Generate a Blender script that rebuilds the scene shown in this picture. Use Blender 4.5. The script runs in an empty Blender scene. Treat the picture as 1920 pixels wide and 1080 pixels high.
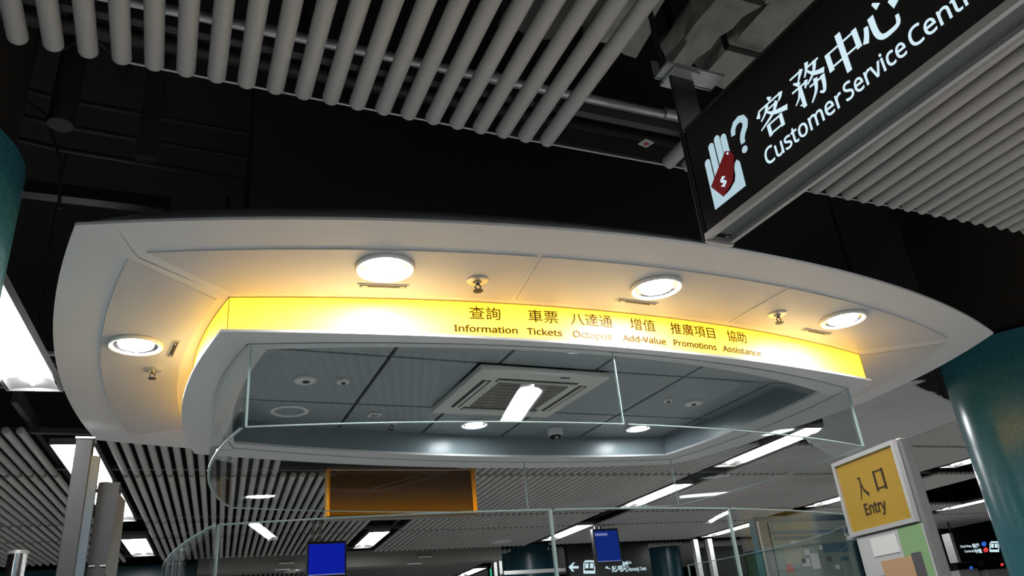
import bpy, bmesh, math, random, os
from mathutils import Vector, Matrix, noise as mnoise
random.seed(7)
SC = bpy.context.scene
COL = SC.collection

# ------------------------------------------------------------------ camera
PITCH, YAW, ROLL, FOC = math.radians(24.9), math.radians(-24.9), math.radians(5.48), 1450.0
EYE = Vector((0, 0, 1.6))
FWD = Vector((-math.sin(YAW) * math.cos(PITCH), math.cos(YAW) * math.cos(PITCH), math.sin(PITCH)))
_r0 = Vector((math.cos(YAW), math.sin(YAW), 0)); _u0 = _r0.cross(FWD)
RGT = _r0 * math.cos(ROLL) - _u0 * math.sin(ROLL)
UPV = _u0 * math.cos(ROLL) + _r0 * math.sin(ROLL)
cd = bpy.data.cameras.new('camera'); cam = bpy.data.objects.new('camera', cd); COL.objects.link(cam)
cam.matrix_world = Matrix(((RGT.x, UPV.x, -FWD.x, EYE.x), (RGT.y, UPV.y, -FWD.y, EYE.y), (RGT.z, UPV.z, -FWD.z, EYE.z), (0, 0, 0, 1)))
cd.sensor_width = 36; cd.lens = 36 * FOC / 1920; cd.clip_start = .02; cd.clip_end = 200
SC.camera = cam
# ------------------------------------------------------------------ world, exposure
w = bpy.data.worlds.new('world'); SC.world = w; w.use_nodes = True
w.node_tree.nodes['Background'].inputs[0].default_value = (.85, .95, 1, 1)
w.node_tree.nodes['Background'].inputs[1].default_value = .04
SC.view_settings.view_transform = 'Standard'; SC.view_settings.look = 'None'
SC.view_settings.exposure = 0.22; SC.view_settings.gamma = 1; SC.view_settings.use_curve_mapping = False
SC.cycles.transparent_max_bounces = 32
SC.cycles.sample_clamp_indirect = 8.0
LAMP = 27.0        # ceiling fluorescent luminance
DOWN = 180.0        # canopy downlights
BOOTH = 75.0       # downlights inside the booth

def ray(px, py): return FWD + RGT * ((px - 960) / FOC) - UPV * ((py - 540) / FOC)
def at(px, py, z):                       # where the sight line of a photo point meets the level z
    d = ray(px, py); return EYE + d * ((z - EYE.z) / d.z)
def atp(px, py, p0, n):                  # ... meets a plane
    d = ray(px, py); n = Vector(n); p0 = Vector(p0); return EYE + d * ((p0 - EYE).dot(n) / d.dot(n))
def aty(px, py, y): return atp(px, py, (0, y, 0), (0, 1, 0))

# ------------------------------------------------------------------ materials
def mat(name, col, rough=.5, metal=0., emit=None, es=0., noise=0., nscale=8., bump=0., bscale=40., spec=.5, coat=0.):
    m = bpy.data.materials.new(name); m.use_nodes = True; nt = m.node_tree; b = nt.nodes['Principled BSDF']
    c = (*col, 1)
    b.inputs['Base Color'].default_value = c; b.inputs['Roughness'].default_value = rough; b.inputs['Metallic'].default_value = metal
    b.inputs['Specular IOR Level'].default_value = spec; b.inputs['Coat Weight'].default_value = coat
    if emit: b.inputs['Emission Color'].default_value = (*emit, 1); b.inputs['Emission Strength'].default_value = es
    if noise or bump:
        tc = nt.nodes.new('ShaderNodeTexCoord'); n = nt.nodes.new('ShaderNodeTexNoise'); n.inputs['Scale'].default_value = nscale; n.inputs['Detail'].default_value = 5
        nt.links.new(tc.outputs['Object'], n.inputs['Vector'])
        if noise:
            r = nt.nodes.new('ShaderNodeMapRange'); r.inputs[3].default_value = 1 - noise; r.inputs[4].default_value = 1 + noise * .6
            nt.links.new(n.outputs['Fac'], r.inputs[0])
            mx = nt.nodes.new('ShaderNodeMix'); mx.data_type = 'RGBA'; mx.blend_type = 'MULTIPLY'; mx.inputs[0].default_value = 1
            mx.inputs[6].default_value = c; nt.links.new(r.outputs[0], mx.inputs[7]); nt.links.new(mx.outputs[2], b.inputs['Base Color'])
        if bump:
            n2 = nt.nodes.new('ShaderNodeTexNoise'); n2.inputs['Scale'].default_value = bscale; n2.inputs['Detail'].default_value = 4
            nt.links.new(tc.outputs['Object'], n2.inputs['Vector'])
            bp = nt.nodes.new('ShaderNodeBump'); bp.inputs['Strength'].default_value = bump; bp.inputs['Distance'].default_value = .02
            nt.links.new(n2.outputs['Fac'], bp.inputs['Height']); nt.links.new(bp.outputs[0], b.inputs['Normal'])
    return m
def lit(name, col, s):
    m = bpy.data.materials.new(name); m.use_nodes = True; nt = m.node_tree; nt.nodes.clear()
    o = nt.nodes.new('ShaderNodeOutputMaterial'); e = nt.nodes.new('ShaderNodeEmission'); e.inputs[0].default_value = (*col, 1); e.inputs[1].default_value = s
    nt.links.new(e.outputs[0], o.inputs[0]); return m
def glass(name, tint):
    m = bpy.data.materials.new(name); m.use_nodes = True; nt = m.node_tree; nt.nodes.clear()
    o = nt.nodes.new('ShaderNodeOutputMaterial'); t = nt.nodes.new('ShaderNodeBsdfTransparent'); t.inputs[0].default_value = (*tint, 1)
    g = nt.nodes.new('ShaderNodeBsdfGlossy'); g.inputs['Roughness'].default_value = .0; g.inputs[0].default_value = (.95, .98, 1, 1)
    geo = nt.nodes.new('ShaderNodeNewGeometry'); mr = nt.nodes.new('ShaderNodeMapRange'); mr.inputs[3].default_value = 1.45; mr.inputs[4].default_value = 1 / 1.45
    f = nt.nodes.new('ShaderNodeFresnel'); mx = nt.nodes.new('ShaderNodeMixShader')
    nt.links.new(geo.outputs['Backfacing'], mr.inputs[0]); nt.links.new(mr.outputs[0], f.inputs[0]); nt.links.new(f.outputs[0], mx.inputs[0])
    nt.links.new(t.outputs[0], mx.inputs[1]); nt.links.new(g.outputs[0], mx.inputs[2]); nt.links.new(mx.outputs[0], o.inputs[0]); return m
def mosaic(name, col):
    m = mat(name, col, .22, spec=.6); nt = m.node_tree; b = nt.nodes['Principled BSDF']
    uv = nt.nodes.new('ShaderNodeUVMap'); br = nt.nodes.new('ShaderNodeTexBrick'); br.offset = 0
    br.inputs['Scale'].default_value = 1; br.inputs['Brick Width'].default_value = .022; br.inputs['Row Height'].default_value = .022; br.inputs['Mortar Size'].default_value = .0014
    br.inputs['Bias'].default_value = 0
    br.inputs['Color1'].default_value = (*[c * 1.12 for c in col], 1); br.inputs['Color2'].default_value = (*[c * .9 for c in col], 1); br.inputs['Mortar'].default_value = (*[c * .6 for c in col], 1)
    nt.links.new(uv.outputs[0], br.inputs[0]); nt.links.new(br.outputs[0], b.inputs['Base Color'])
    bp = nt.nodes.new('ShaderNodeBump'); bp.inputs['Strength'].default_value = .25; bp.inputs['Distance'].default_value = .002; bp.invert = True
    nt.links.new(br.outputs['Fac'], bp.inputs['Height']); nt.links.new(bp.outputs[0], b.inputs['Normal']); return m
def granite(name):
    m = mat(name, (.52, .51, .49), .3); nt = m.node_tree; b = nt.nodes['Principled BSDF']
    tc = nt.nodes.new('ShaderNodeTexCoord'); br = nt.nodes.new('ShaderNodeTexBrick'); br.offset = 0; br.inputs['Scale'].default_value = 1
    br.inputs['Brick Width'].default_value = .6; br.inputs['Row Height'].default_value = .6; br.inputs['Mortar Size'].default_value = .004
    br.inputs['Color1'].default_value = (.54, .53, .51, 1); br.inputs['Color2'].default_value = (.48, .47, .46, 1); br.inputs['Mortar'].default_value = (.2, .2, .2, 1)
    nt.links.new(tc.outputs['Object'], br.inputs[0]); nt.links.new(br.outputs[0], b.inputs['Base Color']); return m

M = dict(
    floor=granite('floor_granite'), black=mat('void_black', (.008, .008, .009), .8, noise=.3), slab=mat('slab_black', (.0018, .0018, .002), .85),
    tube=mat('baffle_grey', (.45, .44, .425), .42, noise=.04, nscale=30), rail=mat('rail_dark', (.05, .05, .052), .5), white=mat('canopy_white', (.72, .725, .74), .5, noise=.02, nscale=3),
    panel=mat('soffit_panel', (.60, .60, .615), .45, noise=.02, nscale=4), ring=mat('ring_white', (.70, .70, .70), .45), tile=mat('booth_tile', (.27, .32, .345), .35, noise=.03, nscale=5),
    innerwall=mat('booth_inner_wall', (.23, .275, .295), .3), acw=mat('cassette_white', (.74, .74, .69), .5), acbar=mat('cassette_bar', (.19, .19, .175), .6), acg=mat('cassette_grille', (.22, .22, .2), .6), dark=mat('dark_slot', (.02, .02, .022), .6),
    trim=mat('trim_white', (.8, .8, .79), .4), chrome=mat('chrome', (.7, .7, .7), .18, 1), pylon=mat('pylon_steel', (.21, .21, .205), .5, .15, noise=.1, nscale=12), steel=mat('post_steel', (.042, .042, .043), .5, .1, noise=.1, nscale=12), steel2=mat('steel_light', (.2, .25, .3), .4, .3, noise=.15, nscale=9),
    silver=mat('silver_trim', (.62, .61, .6), .35, .6), signblk=mat('sign_black', (.006, .006, .007), .28), signside=mat('sign_edge', (.03, .03, .03), .45), channel=mat('light_channel', (.13, .14, .15), .3, .2),
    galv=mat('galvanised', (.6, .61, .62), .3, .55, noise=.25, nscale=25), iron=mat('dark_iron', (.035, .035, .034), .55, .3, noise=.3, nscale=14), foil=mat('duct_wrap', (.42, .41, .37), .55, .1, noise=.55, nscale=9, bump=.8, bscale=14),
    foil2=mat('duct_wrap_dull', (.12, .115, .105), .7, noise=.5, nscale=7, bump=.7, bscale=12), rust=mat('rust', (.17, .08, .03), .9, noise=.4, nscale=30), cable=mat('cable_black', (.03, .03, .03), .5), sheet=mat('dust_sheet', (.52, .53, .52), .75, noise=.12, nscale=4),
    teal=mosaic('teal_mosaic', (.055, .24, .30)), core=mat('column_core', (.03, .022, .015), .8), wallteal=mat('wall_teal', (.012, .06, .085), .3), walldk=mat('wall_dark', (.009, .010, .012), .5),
    glass=glass('pane_glass', (.965, .985, .98)), gedge=mat('glass_edge', (.42, .55, .53), .25, emit=None), housing=mat('lamp_housing', (.16, .155, .15), .5), refl=mat('lamp_reflector', (.30, .295, .29), .3),
    lamp=lit('fluorescent', (.975, .985, 1), LAMP), tubelit=lit('fluorescent_tube', (1, .99, .98), LAMP * 1.6), down=lit('downlight_glow', (1, .99, .97), DOWN), booth=lit('booth_glow', (.88, .97, 1), BOOTH),
    yellow=mat('sign_yellow', (.95, .72, .28), .4, emit=(1, .51, .01), es=1.95), ytext=mat('sign_brown_text', (.09, .035, .005), .5), yseam=mat('seam_brown', (.3, .17, .02), .5),
    amber=mat('amber_face', (.07, .035, .006), .18, .35), gold=mat('gold_strip', (.75, .42, .04), .25, .6), bezel=mat('bezel_black', (.015, .015, .016), .4), blue=lit('screen_blue', (.004, .012, .30), 1.0), blue2=lit('screen_blue_dim', (.006, .02, .16), 1.0), bar=lit('screen_bar', (.25, .28, .6), .6),
    letter=lit('lit_letter', (.56, .72, .79), 1.0), pale=lit('lit_pale', (.37, .51, .57), 1.0), card=mat('card_red', (.16, .008, .01), .4, emit=(.3, .01, .015), es=.22), entry=mat('entry_yellow', (.46, .28, .022), .4), etext=mat('entry_text', (.035, .018, .01), .5),
    pwhite=mat('poster_white', (.55, .55, .55), .4), pgreen=mat('poster_green', (.25, .42, .2), .4), porange=mat('poster_orange', (.55, .33, .18), .4), pyel=mat('poster_yellow', (.55, .5, .1), .4), pdark=mat('poster_dark', (.1, .09, .1), .4), mapbg=mat('map_ground', (.2, .24, .21), .35), mapbl=mat('map_blue', (.05, .13, .18), .35),
    maptan=mat('map_tan', (.3, .29, .2), .4), lblue=lit('disc_blue', (.03, .12, .6), .9), lred=lit('disc_red', (.7, .05, .05), .9), lgreen=lit('exit_green', (.05, .6, .35), .8), bulk=mat('bulkhead_grey', (.22, .215, .2), .6), machine=mat('machine_grey', (.4, .4, .38), .45), red=mat('label_red', (.5, .08, .08), .5),
)

# ------------------------------------------------------------------ mesh helpers
class MB:
    def __init__(s): s.b = bmesh.new()
    def face(s, pts):
        try: return s.b.faces.new([s.b.verts.new(p) for p in pts])
        except ValueError: return None
    def hexa(s, P):                     # 8 corners: bottom ring 0-3, top ring 4-7
        v = [s.b.verts.new(p) for p in P]
        for f in ((3, 2, 1, 0), (4, 5, 6, 7), (0, 1, 5, 4), (1, 2, 6, 5), (2, 3, 7, 6), (3, 0, 4, 7)): s.b.faces.new([v[i] for i in f])
        return s
    def box(s, x0, x1, y0, y1, z0, z1):
        return s.hexa([(x0, y0, z0), (x1, y0, z0), (x1, y1, z0), (x0, y1, z0), (x0, y0, z1), (x1, y0, z1), (x1, y1, z1), (x0, y1, z1)])
    def obox(s, o, ax, ay, az):         # box from corner o along three edge vectors
        o, ax, ay, az = map(Vector, (o, ax, ay, az)); return s.hexa([o, o + ax, o + ax + ay, o + ay, o + az, o + ax + az, o + ax + ay + az, o + ay + az])
    def prism(s, poly, d):              # closed polygon extruded along d
        d = Vector(d); a = [s.b.verts.new(p) for p in poly]; c = [s.b.verts.new(Vector(p) + d) for p in poly]; n = len(a)
        s.b.faces.new(a[::-1]); s.b.faces.new(c)
        for i in range(n): s.b.faces.new((a[i], a[(i + 1) % n], c[(i + 1) % n], c[i]))
        return s
    def ringprism(s, outer, inner, z0, z1):
        n = len(outer); L = [[s.b.verts.new((p[0], p[1], z)) for p in q] for q in (outer, inner) for z in (z0, z1)]
        for i in range(n):
            j = (i + 1) % n
            s.b.faces.new((L[0][i], L[0][j], L[1][j], L[1][i])); s.b.faces.new((L[2][j], L[2][i], L[3][i], L[3][j]))
            s.b.faces.new((L[0][j], L[0][i], L[2][i], L[2][j])); s.b.faces.new((L[1][i], L[1][j], L[3][j], L[3][i]))
        return s
    def lathe(s, prof, c, seg=32, axis='z'):
        rings = []
        for r, h in prof:
            rings.append([s.b.verts.new((c[0] + r * math.cos(2 * math.pi * k / seg), c[1] + r * math.sin(2 * math.pi * k / seg), c[2] + h)) for k in range(seg)] if r > 1e-6 else [s.b.verts.new((c[0], c[1], c[2] + h))])
        for A, B in zip(rings, rings[1:]):
            for k in range(seg):
                l = (k + 1) % seg
                if len(A) == 1 and len(B) == 1: continue
                if len(A) == 1: s.b.faces.new((A[0], B[l], B[k]))
                elif len(B) == 1: s.b.faces.new((A[k], A[l], B[0]))
                else: s.b.faces.new((A[k], A[l], B[l], B[k]))
        return s
    def tube(s, pts, r, seg=12, close=True):
        pts = [Vector(p) for p in pts]; rings = []
        for i, p in enumerate(pts):
            t = (pts[min(i + 1, len(pts) - 1)] - pts[max(i - 1, 0)]).normalized()
            a = t.cross(Vector((0, 0, 1)) if abs(t.z) < .9 else Vector((1, 0, 0))).normalized(); b = t.cross(a)
            rr = r[i] if isinstance(r, (list, tuple)) else r
            rings.append([s.b.verts.new(p + a * (rr * math.cos(2 * math.pi * k / seg)) + b * (rr * math.sin(2 * math.pi * k / seg))) for k in range(seg)])
        for A, B in zip(rings, rings[1:]):
            for k in range(seg): s.b.faces.new((A[k], A[(k + 1) % seg], B[(k + 1) % seg], B[k]))
        if close: s.b.faces.new(rings[0][::-1]); s.b.faces.new(rings[-1])
        return s
    def build(s, name, m, parent=None, smooth=False, origin=None, bevel=0.):
        bmesh.ops.recalc_face_normals(s.b, faces=s.b.faces[:])
        me = bpy.data.meshes.new(name); o = bpy.data.objects.new(name, me); COL.objects.link(o)
        if parent is not None:
            base = wloc(parent); bmesh.ops.translate(s.b, vec=-base, verts=s.b.verts[:]); o.parent = parent
        else:
            if origin is None:
                vs = [v.co for v in s.b.verts]; lo = [min(v[i] for v in vs) for i in range(3)]; hi = [max(v[i] for v in vs) for i in range(3)]
                origin = Vector(((lo[0] + hi[0]) / 2, (lo[1] + hi[1]) / 2, lo[2]))
            origin = Vector(origin); bmesh.ops.translate(s.b, vec=-origin, verts=s.b.verts[:]); o.location = origin
        s.b.to_mesh(me); s.b.free(); me.materials.append(m)
        if smooth:
            for p in me.polygons: p.use_smooth = True
            me.set_sharp_from_angle(angle=math.radians(38))
        if bevel:
            bv = o.modifiers.new('bevel', 'BEVEL'); bv.width = bevel; bv.segments = 2; bv.limit_method = 'ANGLE'; bv.angle_limit = math.radians(40)
        return o
def wloc(o):
    v = o.location.copy()
    while o.parent: o = o.parent; v += o.location
    return v
def tag(o, label=None, cat=None, group=None, kind=None):
    if label: o['label'] = label
    if cat: o['category'] = cat
    if group: o['group'] = group
    if kind: o['kind'] = kind
    return o
def thing(name, label, cat, loc, group=None):
    o = bpy.data.objects.new(name, None); COL.objects.link(o); o.location = Vector(loc); o.empty_display_size = .1; return tag(o, label, cat, group)
def copy_tree(o, loc, rz=None, label=None, parent=None):
    c = o.copy(); COL.objects.link(c)
    if parent is None:
        c.location = loc
        if rz is not None: c.rotation_euler = (0, 0, rz)
        if label: c['label'] = label
    else: c.parent = parent
    for ch in list(o.children): copy_tree(ch, None, None, None, c)
    return c
def struct(o, label=None): return tag(o, label, None, None, 'structure')
ONES = 'zeroth first second third fourth fifth sixth seventh eighth ninth tenth eleventh twelfth thirteenth fourteenth fifteenth sixteenth seventeenth eighteenth nineteenth'.split()
TENS = {2: ('twenty', 'twentieth'), 3: ('thirty', 'thirtieth'), 4: ('forty', 'fortieth'), 5: ('fifty', 'fiftieth'), 6: ('sixty', 'sixtieth'), 7: ('seventy', 'seventieth'), 8: ('eighty', 'eightieth')}
def nth(n):
    if n < 20: return ONES[n]
    t, u = divmod(n, 10); return TENS[t][1] if u == 0 else TENS[t][0] + '-' + ONES[u]

FONTDIR = bpy.utils.system_resource('DATAFILES', path='fonts') or ''
def font(fn):
    try: return bpy.data.fonts.load(os.path.join(FONTDIR, fn))
    except Exception: return None
F_LAT = font('NotoSansMath-Regular.woff2'); F_CJK = font('Noto Sans CJK Regular.woff2')
def text_tris(body, latin=True, weight=0., serif=False, spacing=1.):
    """outline letters as triangles in a box of 0..1 width, with its height/width ratio"""
    c = bpy.data.curves.new('lettering', 'FONT'); c.body = body; c.resolution_u = 4; c.space_character = spacing
    f = F_LAT if latin else F_CJK
    if f: c.font = f
    c.offset = weight
    o = bpy.data.objects.new('lettering', c); COL.objects.link(o)
    if serif:                            # thin the horizontals, keep the verticals
        bpy.context.view_layer.update(); bpy.context.view_layer.objects.active = o
        for q in bpy.context.selected_objects: q.select_set(False)
        o.select_set(True); bpy.ops.object.convert(target='CURVE'); o = bpy.context.view_layer.objects.active; c2 = o.data
        K = 4.
        for sp in c2.splines:
            for bpnt in sp.bezier_points:
                for at_ in ('handle_left_type', 'handle_right_type'): setattr(bpnt, at_, 'FREE')
            for bpnt in sp.bezier_points:
                for at_ in ('co', 'handle_left', 'handle_right'): v = getattr(bpnt, at_); setattr(bpnt, at_, (v[0] * K, v[1], v[2]))
        c2.offset = -.022
    bpy.context.view_layer.update(); dg = bpy.context.evaluated_depsgraph_get()
    me = bpy.data.meshes.new_from_object(o.evaluated_get(dg)); me.calc_loop_triangles()
    V = [Vector(v.co) for v in me.vertices]; T = [tuple(p.vertices) for p in me.polygons]
    if serif: V = [Vector((v.x / 4., v.y, 0)) for v in V]
    x0 = min(v.x for v in V); x1 = max(v.x for v in V)
    V = [Vector(((v.x - x0) / (x1 - x0), v.y / (x1 - x0), 0)) for v in V]
    bpy.data.objects.remove(o); bpy.data.meshes.remove(me)
    return V, T
def add_text(mb, vt, fn, width, height=None, thick=None):
    """fn(u, v) -> point; width is the size of the whole string, baseline at v = 0"""
    V, T = vt; k = width if height is None else height / max(v.y for v in V)
    vs = [mb.b.verts.new(fn(v.x * width, v.y * k)) for v in V]
    fs = []
    for t in T:
        try: fs.append(mb.b.faces.new([vs[i] for i in t]))
        except ValueError: pass
    if thick is not None:
        ext = bmesh.ops.extrude_face_region(mb.b, geom=fs); bmesh.ops.translate(mb.b, vec=Vector(thick), verts=[g for g in ext['geom'] if isinstance(g, bmesh.types.BMVert)])
    return mb

# ------------------------------------------------------------------ plan curves
def arc3(a, m, b, n):
    """n points from a (included) to b (excluded) on the circle through a, m, b"""
    ax, ay = a; bx, by = m; cx, cy = b
    d = 2 * (ax * (by - cy) + bx * (cy - ay) + cx * (ay - by))
    ux = ((ax * ax + ay * ay) * (by - cy) + (bx * bx + by * by) * (cy - ay) + (cx * cx + cy * cy) * (ay - by)) / d
    uy = ((ax * ax + ay * ay) * (cx - bx) + (bx * bx + by * by) * (ax - cx) + (cx * cx + cy * cy) * (bx - ax)) / d
    t0 = math.atan2(ay - uy, ax - ux); t1 = math.atan2(by - uy, bx - ux); t2 = math.atan2(cy - uy, cx - ux); r = math.hypot(ax - ux, ay - uy)
    def un(t, ref):
        while t - ref > math.pi: t -= 2 * math.pi
        while t - ref < -math.pi: t += 2 * math.pi
        return t
    t1 = un(t1, t0); t2 = un(t2, t1)
    return [(ux + r * math.cos(t0 + (t2 - t0) * i / n), uy + r * math.sin(t0 + (t2 - t0) * i / n)) for i in range(n)]
NS = (40, 20, 40, 20)
def barrel(FL, fm, FR, rm, BR, bm, BL, lm):
    return arc3(FL, fm, FR, NS[0]) + arc3(FR, rm, BR, NS[1]) + arc3(BR, bm, BL, NS[2]) + arc3(BL, lm, FL, NS[3])
def inset(poly, d):
    n = len(poly); out = []
    for i in range(n):
        p0, p1, p2 = (Vector(poly[(i + k) % n]) for k in (-1, 0, 1)); e1 = (p1 - p0).normalized(); e2 = (p2 - p1).normalized()
        n1 = Vector((-e1.y, e1.x)); n2 = Vector((-e2.y, e2.x)); b = (n1 + n2).normalized(); out.append(tuple(p1 + b * (d / max(.3, b.dot(n1)))))
    return out
def clip(poly, conv):
    out = list(poly); n = len(conv)
    for i in range(n):
        a, b = conv[i], conv[(i + 1) % n]; ins = lambda p: (b[0] - a[0]) * (p[1] - a[1]) - (b[1] - a[1]) * (p[0] - a[0]) >= 0
        res = []
        for k in range(len(out)):
            p, q = out[k], out[(k + 1) % len(out)]
            if ins(p): res.append(p)
            if ins(p) != ins(q):
                d1 = (b[0] - a[0]) * (p[1] - a[1]) - (b[1] - a[1]) * (p[0] - a[0]); d2 = (b[0] - a[0]) * (q[1] - a[1]) - (b[1] - a[1]) * (q[0] - a[0]); t = d1 / (d1 - d2)
                res.append((p[0] + (q[0] - p[0]) * t, p[1] + (q[1] - p[1]) * t))
        out = res
        if not out: return []
    return out
KR = .9624                                # the ring level hangs lower than first taken: same sight lines
def kr(*P): return [(p[0] * KR, p[1] * KR) for p in P]
OUTER = barrel((-.404, 2.797), (2.04, 2.375), (4.62, 2.93), (4.95, 4.25), (4.62, 5.95), (2.1, 6.3), (-.495, 5.79), (-.60, 4.5))
RING = barrel(*kr((.132, 3.273), (1.9, 3.137), (4.01, 3.398), (4.275, 4.36), (3.999, 5.648), (2.2, 5.80), (.12, 5.41), (.012, 4.35)))
GROOVE = barrel(*kr((.257, 3.397), (1.85, 3.203), (3.971, 3.56), (4.03, 4.5), (3.875, 5.475), (2.3, 5.60), (.354, 5.249), (.17, 4.3)))
OPEN = barrel(*kr((.345, 3.45), (1.75, 3.255), (3.812, 3.647), (3.85, 4.5), (3.734, 5.349), (2.566, 5.437), (.345, 5.14), (.279, 4.3)))
LOWER = barrel(*kr((.158, 3.088), (1.75, 2.925), (3.55, 3.34), (4.09, 4.6), (4.0, 5.7), (2.2, 5.85), (.12, 5.45), (-.0, 4.3)))
BAND = barrel((.159, 3.283), (1.9, 3.083), (3.95, 3.383), (4.03, 4.25), (3.76, 5.35), (2.12, 5.50), (.16, 5.15), (.05, 4.3))
SOF, RINGZ, TILEZ, TUBEZ = 3.1, 1.6 + 1.33 * KR, 1.6 + 1.49 * KR, 3.3

# ------------------------------------------------------------------ the setting
struct(MB().box(-7, 24, -11, 25, -.1, 0).build('floor', M['floor']))
struct(MB().box(-7, 24, -11, 25, 4.9, 5.1).build('ceiling', M['slab']))
struct(MB().box(-7.2, -7, -11, 25, 0, 5.1).build('wall_left', M['walldk']))
struct(MB().box(24, 24.2, -11, 25, 0, 5.1).build('wall_right', M['walldk']))
struct(MB().box(-7, 24, 25, 25.2, 0, 5.1).build('wall_back', M['walldk']))
struct(MB().box(-7, 24, -11.2, -11, 0, 5.1).build('wall_front', M['walldk']))
struct(MB().box(-7, .5, 14.4, 14.6, 0, 3.32).build('wall_back_left', M['wallteal']))
struct(MB().box(13.6, 24, 16.6, 16.8, 0, 3.72).build('wall_back_right', M['wallteal']))
struct(MB().box(.5, 5.75, 13.95, 14.35, 3.1, 3.36).build('trim_1', M['bulk']))
def column(c, r, ztop, zroof, label):
    mb = MB(); seg = 64; uvl = mb.b.loops.layers.uv.new('UVMap'); mb.lathe([(r, 0), (r, ztop), (r - .03, ztop)], (c[0], c[1], 0), seg)
    for f in mb.b.faces:
        a0 = math.atan2(f.calc_center_median().y - c[1], f.calc_center_median().x - c[0])
        for l in f.loops:
            a = math.atan2(l.vert.co.y - c[1], l.vert.co.x - c[0])
            while a - a0 > math.pi: a -= 2 * math.pi
            while a - a0 < -math.pi: a += 2 * math.pi
            l[uvl].uv = (a * r, l.vert.co.z)
    o = struct(mb.build('column', M['teal'], smooth=True, origin=(c[0], c[1], 0)), label)
    MB().lathe([(0, ztop - .02), (r - .05, ztop - .02), (r - .05, zroof), (0, zroof)], (c[0], c[1], 0), 48).build('column_core', M['core'], o, smooth=True)
    return o
def colpos(px, py, D, r, side):
    d = ray(px, py); d.z = 0; d.normalize(); p = d * D; s = Vector((d.y, -d.x, 0)) * (r * side); return (p.x + s.x, p.y + s.y)
column(colpos(20, 470, 2.9, .5, -1), .5, 3.30, 4.9, 'blue mosaic column at the left edge of the canopy')
column(colpos(1825, 880, 7.3, .62, 1), .62, 3.45, 4.9, 'teal mosaic column beside the pointed canopy end')
# ------------------------------------------------------------------ customer service canopy
can = thing('booth_canopy', 'white bow-shaped canopy with a lit yellow band over the glass booth', 'canopy', (2.1, 4.4, RINGZ))
rim_in = inset(OUTER, .24)
mb = MB(); n = len(OUTER)
lv = [[mb.b.verts.new((p[0], p[1], z)) for p in q] for q, z in ((OUTER, SOF + .012), (rim_in, SOF), (inset(BAND, .008), SOF), (inset(BAND, .008), 3.34), (inset(OUTER, .3), 3.34), (inset(OUTER, .03), SOF + .04), (OUTER, SOF + .024))]
for A, B in zip(lv, lv[1:] + lv[:1]):
    for i in range(n): j = (i + 1) % n; mb.b.faces.new((A[i], A[j], B[j], B[i]))
mb.build('soffit', M['white'], can)
MB().prism([(p[0], p[1], 3.20) for p in inset(BAND, .03)], (0, 0, .13)).build('roof_deck', M['slab'], can)
# soffit panels, 4 mm proud of the frame
def panel(pts): MB().prism([(x, y, SOF - .005) for x, y in pts], (0, 0, .012)).build('soffit_panel', M['panel'], can)
def front_y(curve, x):
    P = curve[:NS[0]] + [curve[NS[0]]]
    for a, b in zip(P, P[1:]):
        if a[0] <= x <= b[0]: return a[1] + (b[1] - a[1]) * (x - a[0]) / (b[0] - a[0])
    a, b = (P[0], P[1]) if x < P[0][0] else (P[-2], P[-1]); return a[1] + (b[1] - a[1]) * (x - a[0]) / (b[0] - a[0])
PO = arc3((-.167, 2.926), (2.076, 2.585), (4.33, 3.03), 30) + [(4.33, 3.03)]
PI_ = arc3((.171, 3.236), (1.95, 3.035), (3.878, 3.315), 30) + [(3.878, 3.315)]
def sub(P, x0, x1):
    f = lambda x: front_y_list(P, x); xs = [x0] + [p[0] for p in P if x0 + .01 < p[0] < x1 - .01] + [x1]; return [(x, f(x)) for x in xs]
def front_y_list(P, x):
    for a, b in zip(P, P[1:]):
        if a[0] - 1e-6 <= x <= b[0] + 1e-6: return a[1] + (b[1] - a[1]) * (x - a[0]) / (b[0] - a[0])
    return P[0][1] if x < P[0][0] else P[-1][1]
for (a, b, c, d) in ((-.167, 1.345, .171, 1.405), (1.366, 2.712, 1.426, 2.672), (2.732, 4.33, 2.70, 3.878)):
    panel(sub(PO, a, b) + sub(PI_, c, d)[::-1])
LPo = arc3((-.235, 2.996), (-.39, 4.25), (-.285, 5.6), 14) + [(-.285, 5.6)]; LPi = arc3((.107, 3.315), (-.02, 4.35), (.06, 5.4), 14) + [(.06, 5.4)]
panel(LPo[::-1] + LPi)
RPo = arc3((4.40, 3.10), (4.72, 4.3), (4.40, 5.7), 14) + [(4.40, 5.7)]; RPi = arc3((3.97, 3.40), (4.33, 4.36), (4.05, 5.6), 14) + [(4.05, 5.6)]
panel(RPi[::-1] + RPo)
# lit yellow band under the soffit
Y0, Y1 = BAND, inset(BAND, .03)
k1, k2, k3 = NS[0], NS[0] + NS[1], NS[0] + NS[1] + NS[2]
def band(i0, i1):
    mb = MB(); n = len(Y0); idx = [i % n for i in range(i0, i1 + 1)]
    R = [[mb.b.verts.new((q[i][0], q[i][1], z)) for i in idx] for q, z in ((Y0, RINGZ + .0155), (Y0, SOF - .002), (Y1, SOF - .002), (Y1, RINGZ + .0155))]
    for A, B in zip(R, R[1:] + R[:1]):
        for i in range(len(idx) - 1): mb.b.faces.new((A[i], A[i + 1], B[i + 1], B[i]))
    for e in (0, -1): mb.b.faces.new([r[e] for r in R])
    return mb
fb = tag(band(0, k1).build('yellow_band', M['yellow'], can), 'front face of the lit yellow band with brown lettering')
for a, b in ((k1, k2), (k2, k3), (k3, len(Y0))): band(a, b).build('yellow_band', M['yellow'], can)
for i in (0, k1): MB().box(Y0[i][0] - .0015, Y0[i][0] + .0015, Y0[i][1] - .002, Y0[i][1] + .01, RINGZ + .016, SOF - .002).build('seam', M['yseam'], fb)
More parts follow.
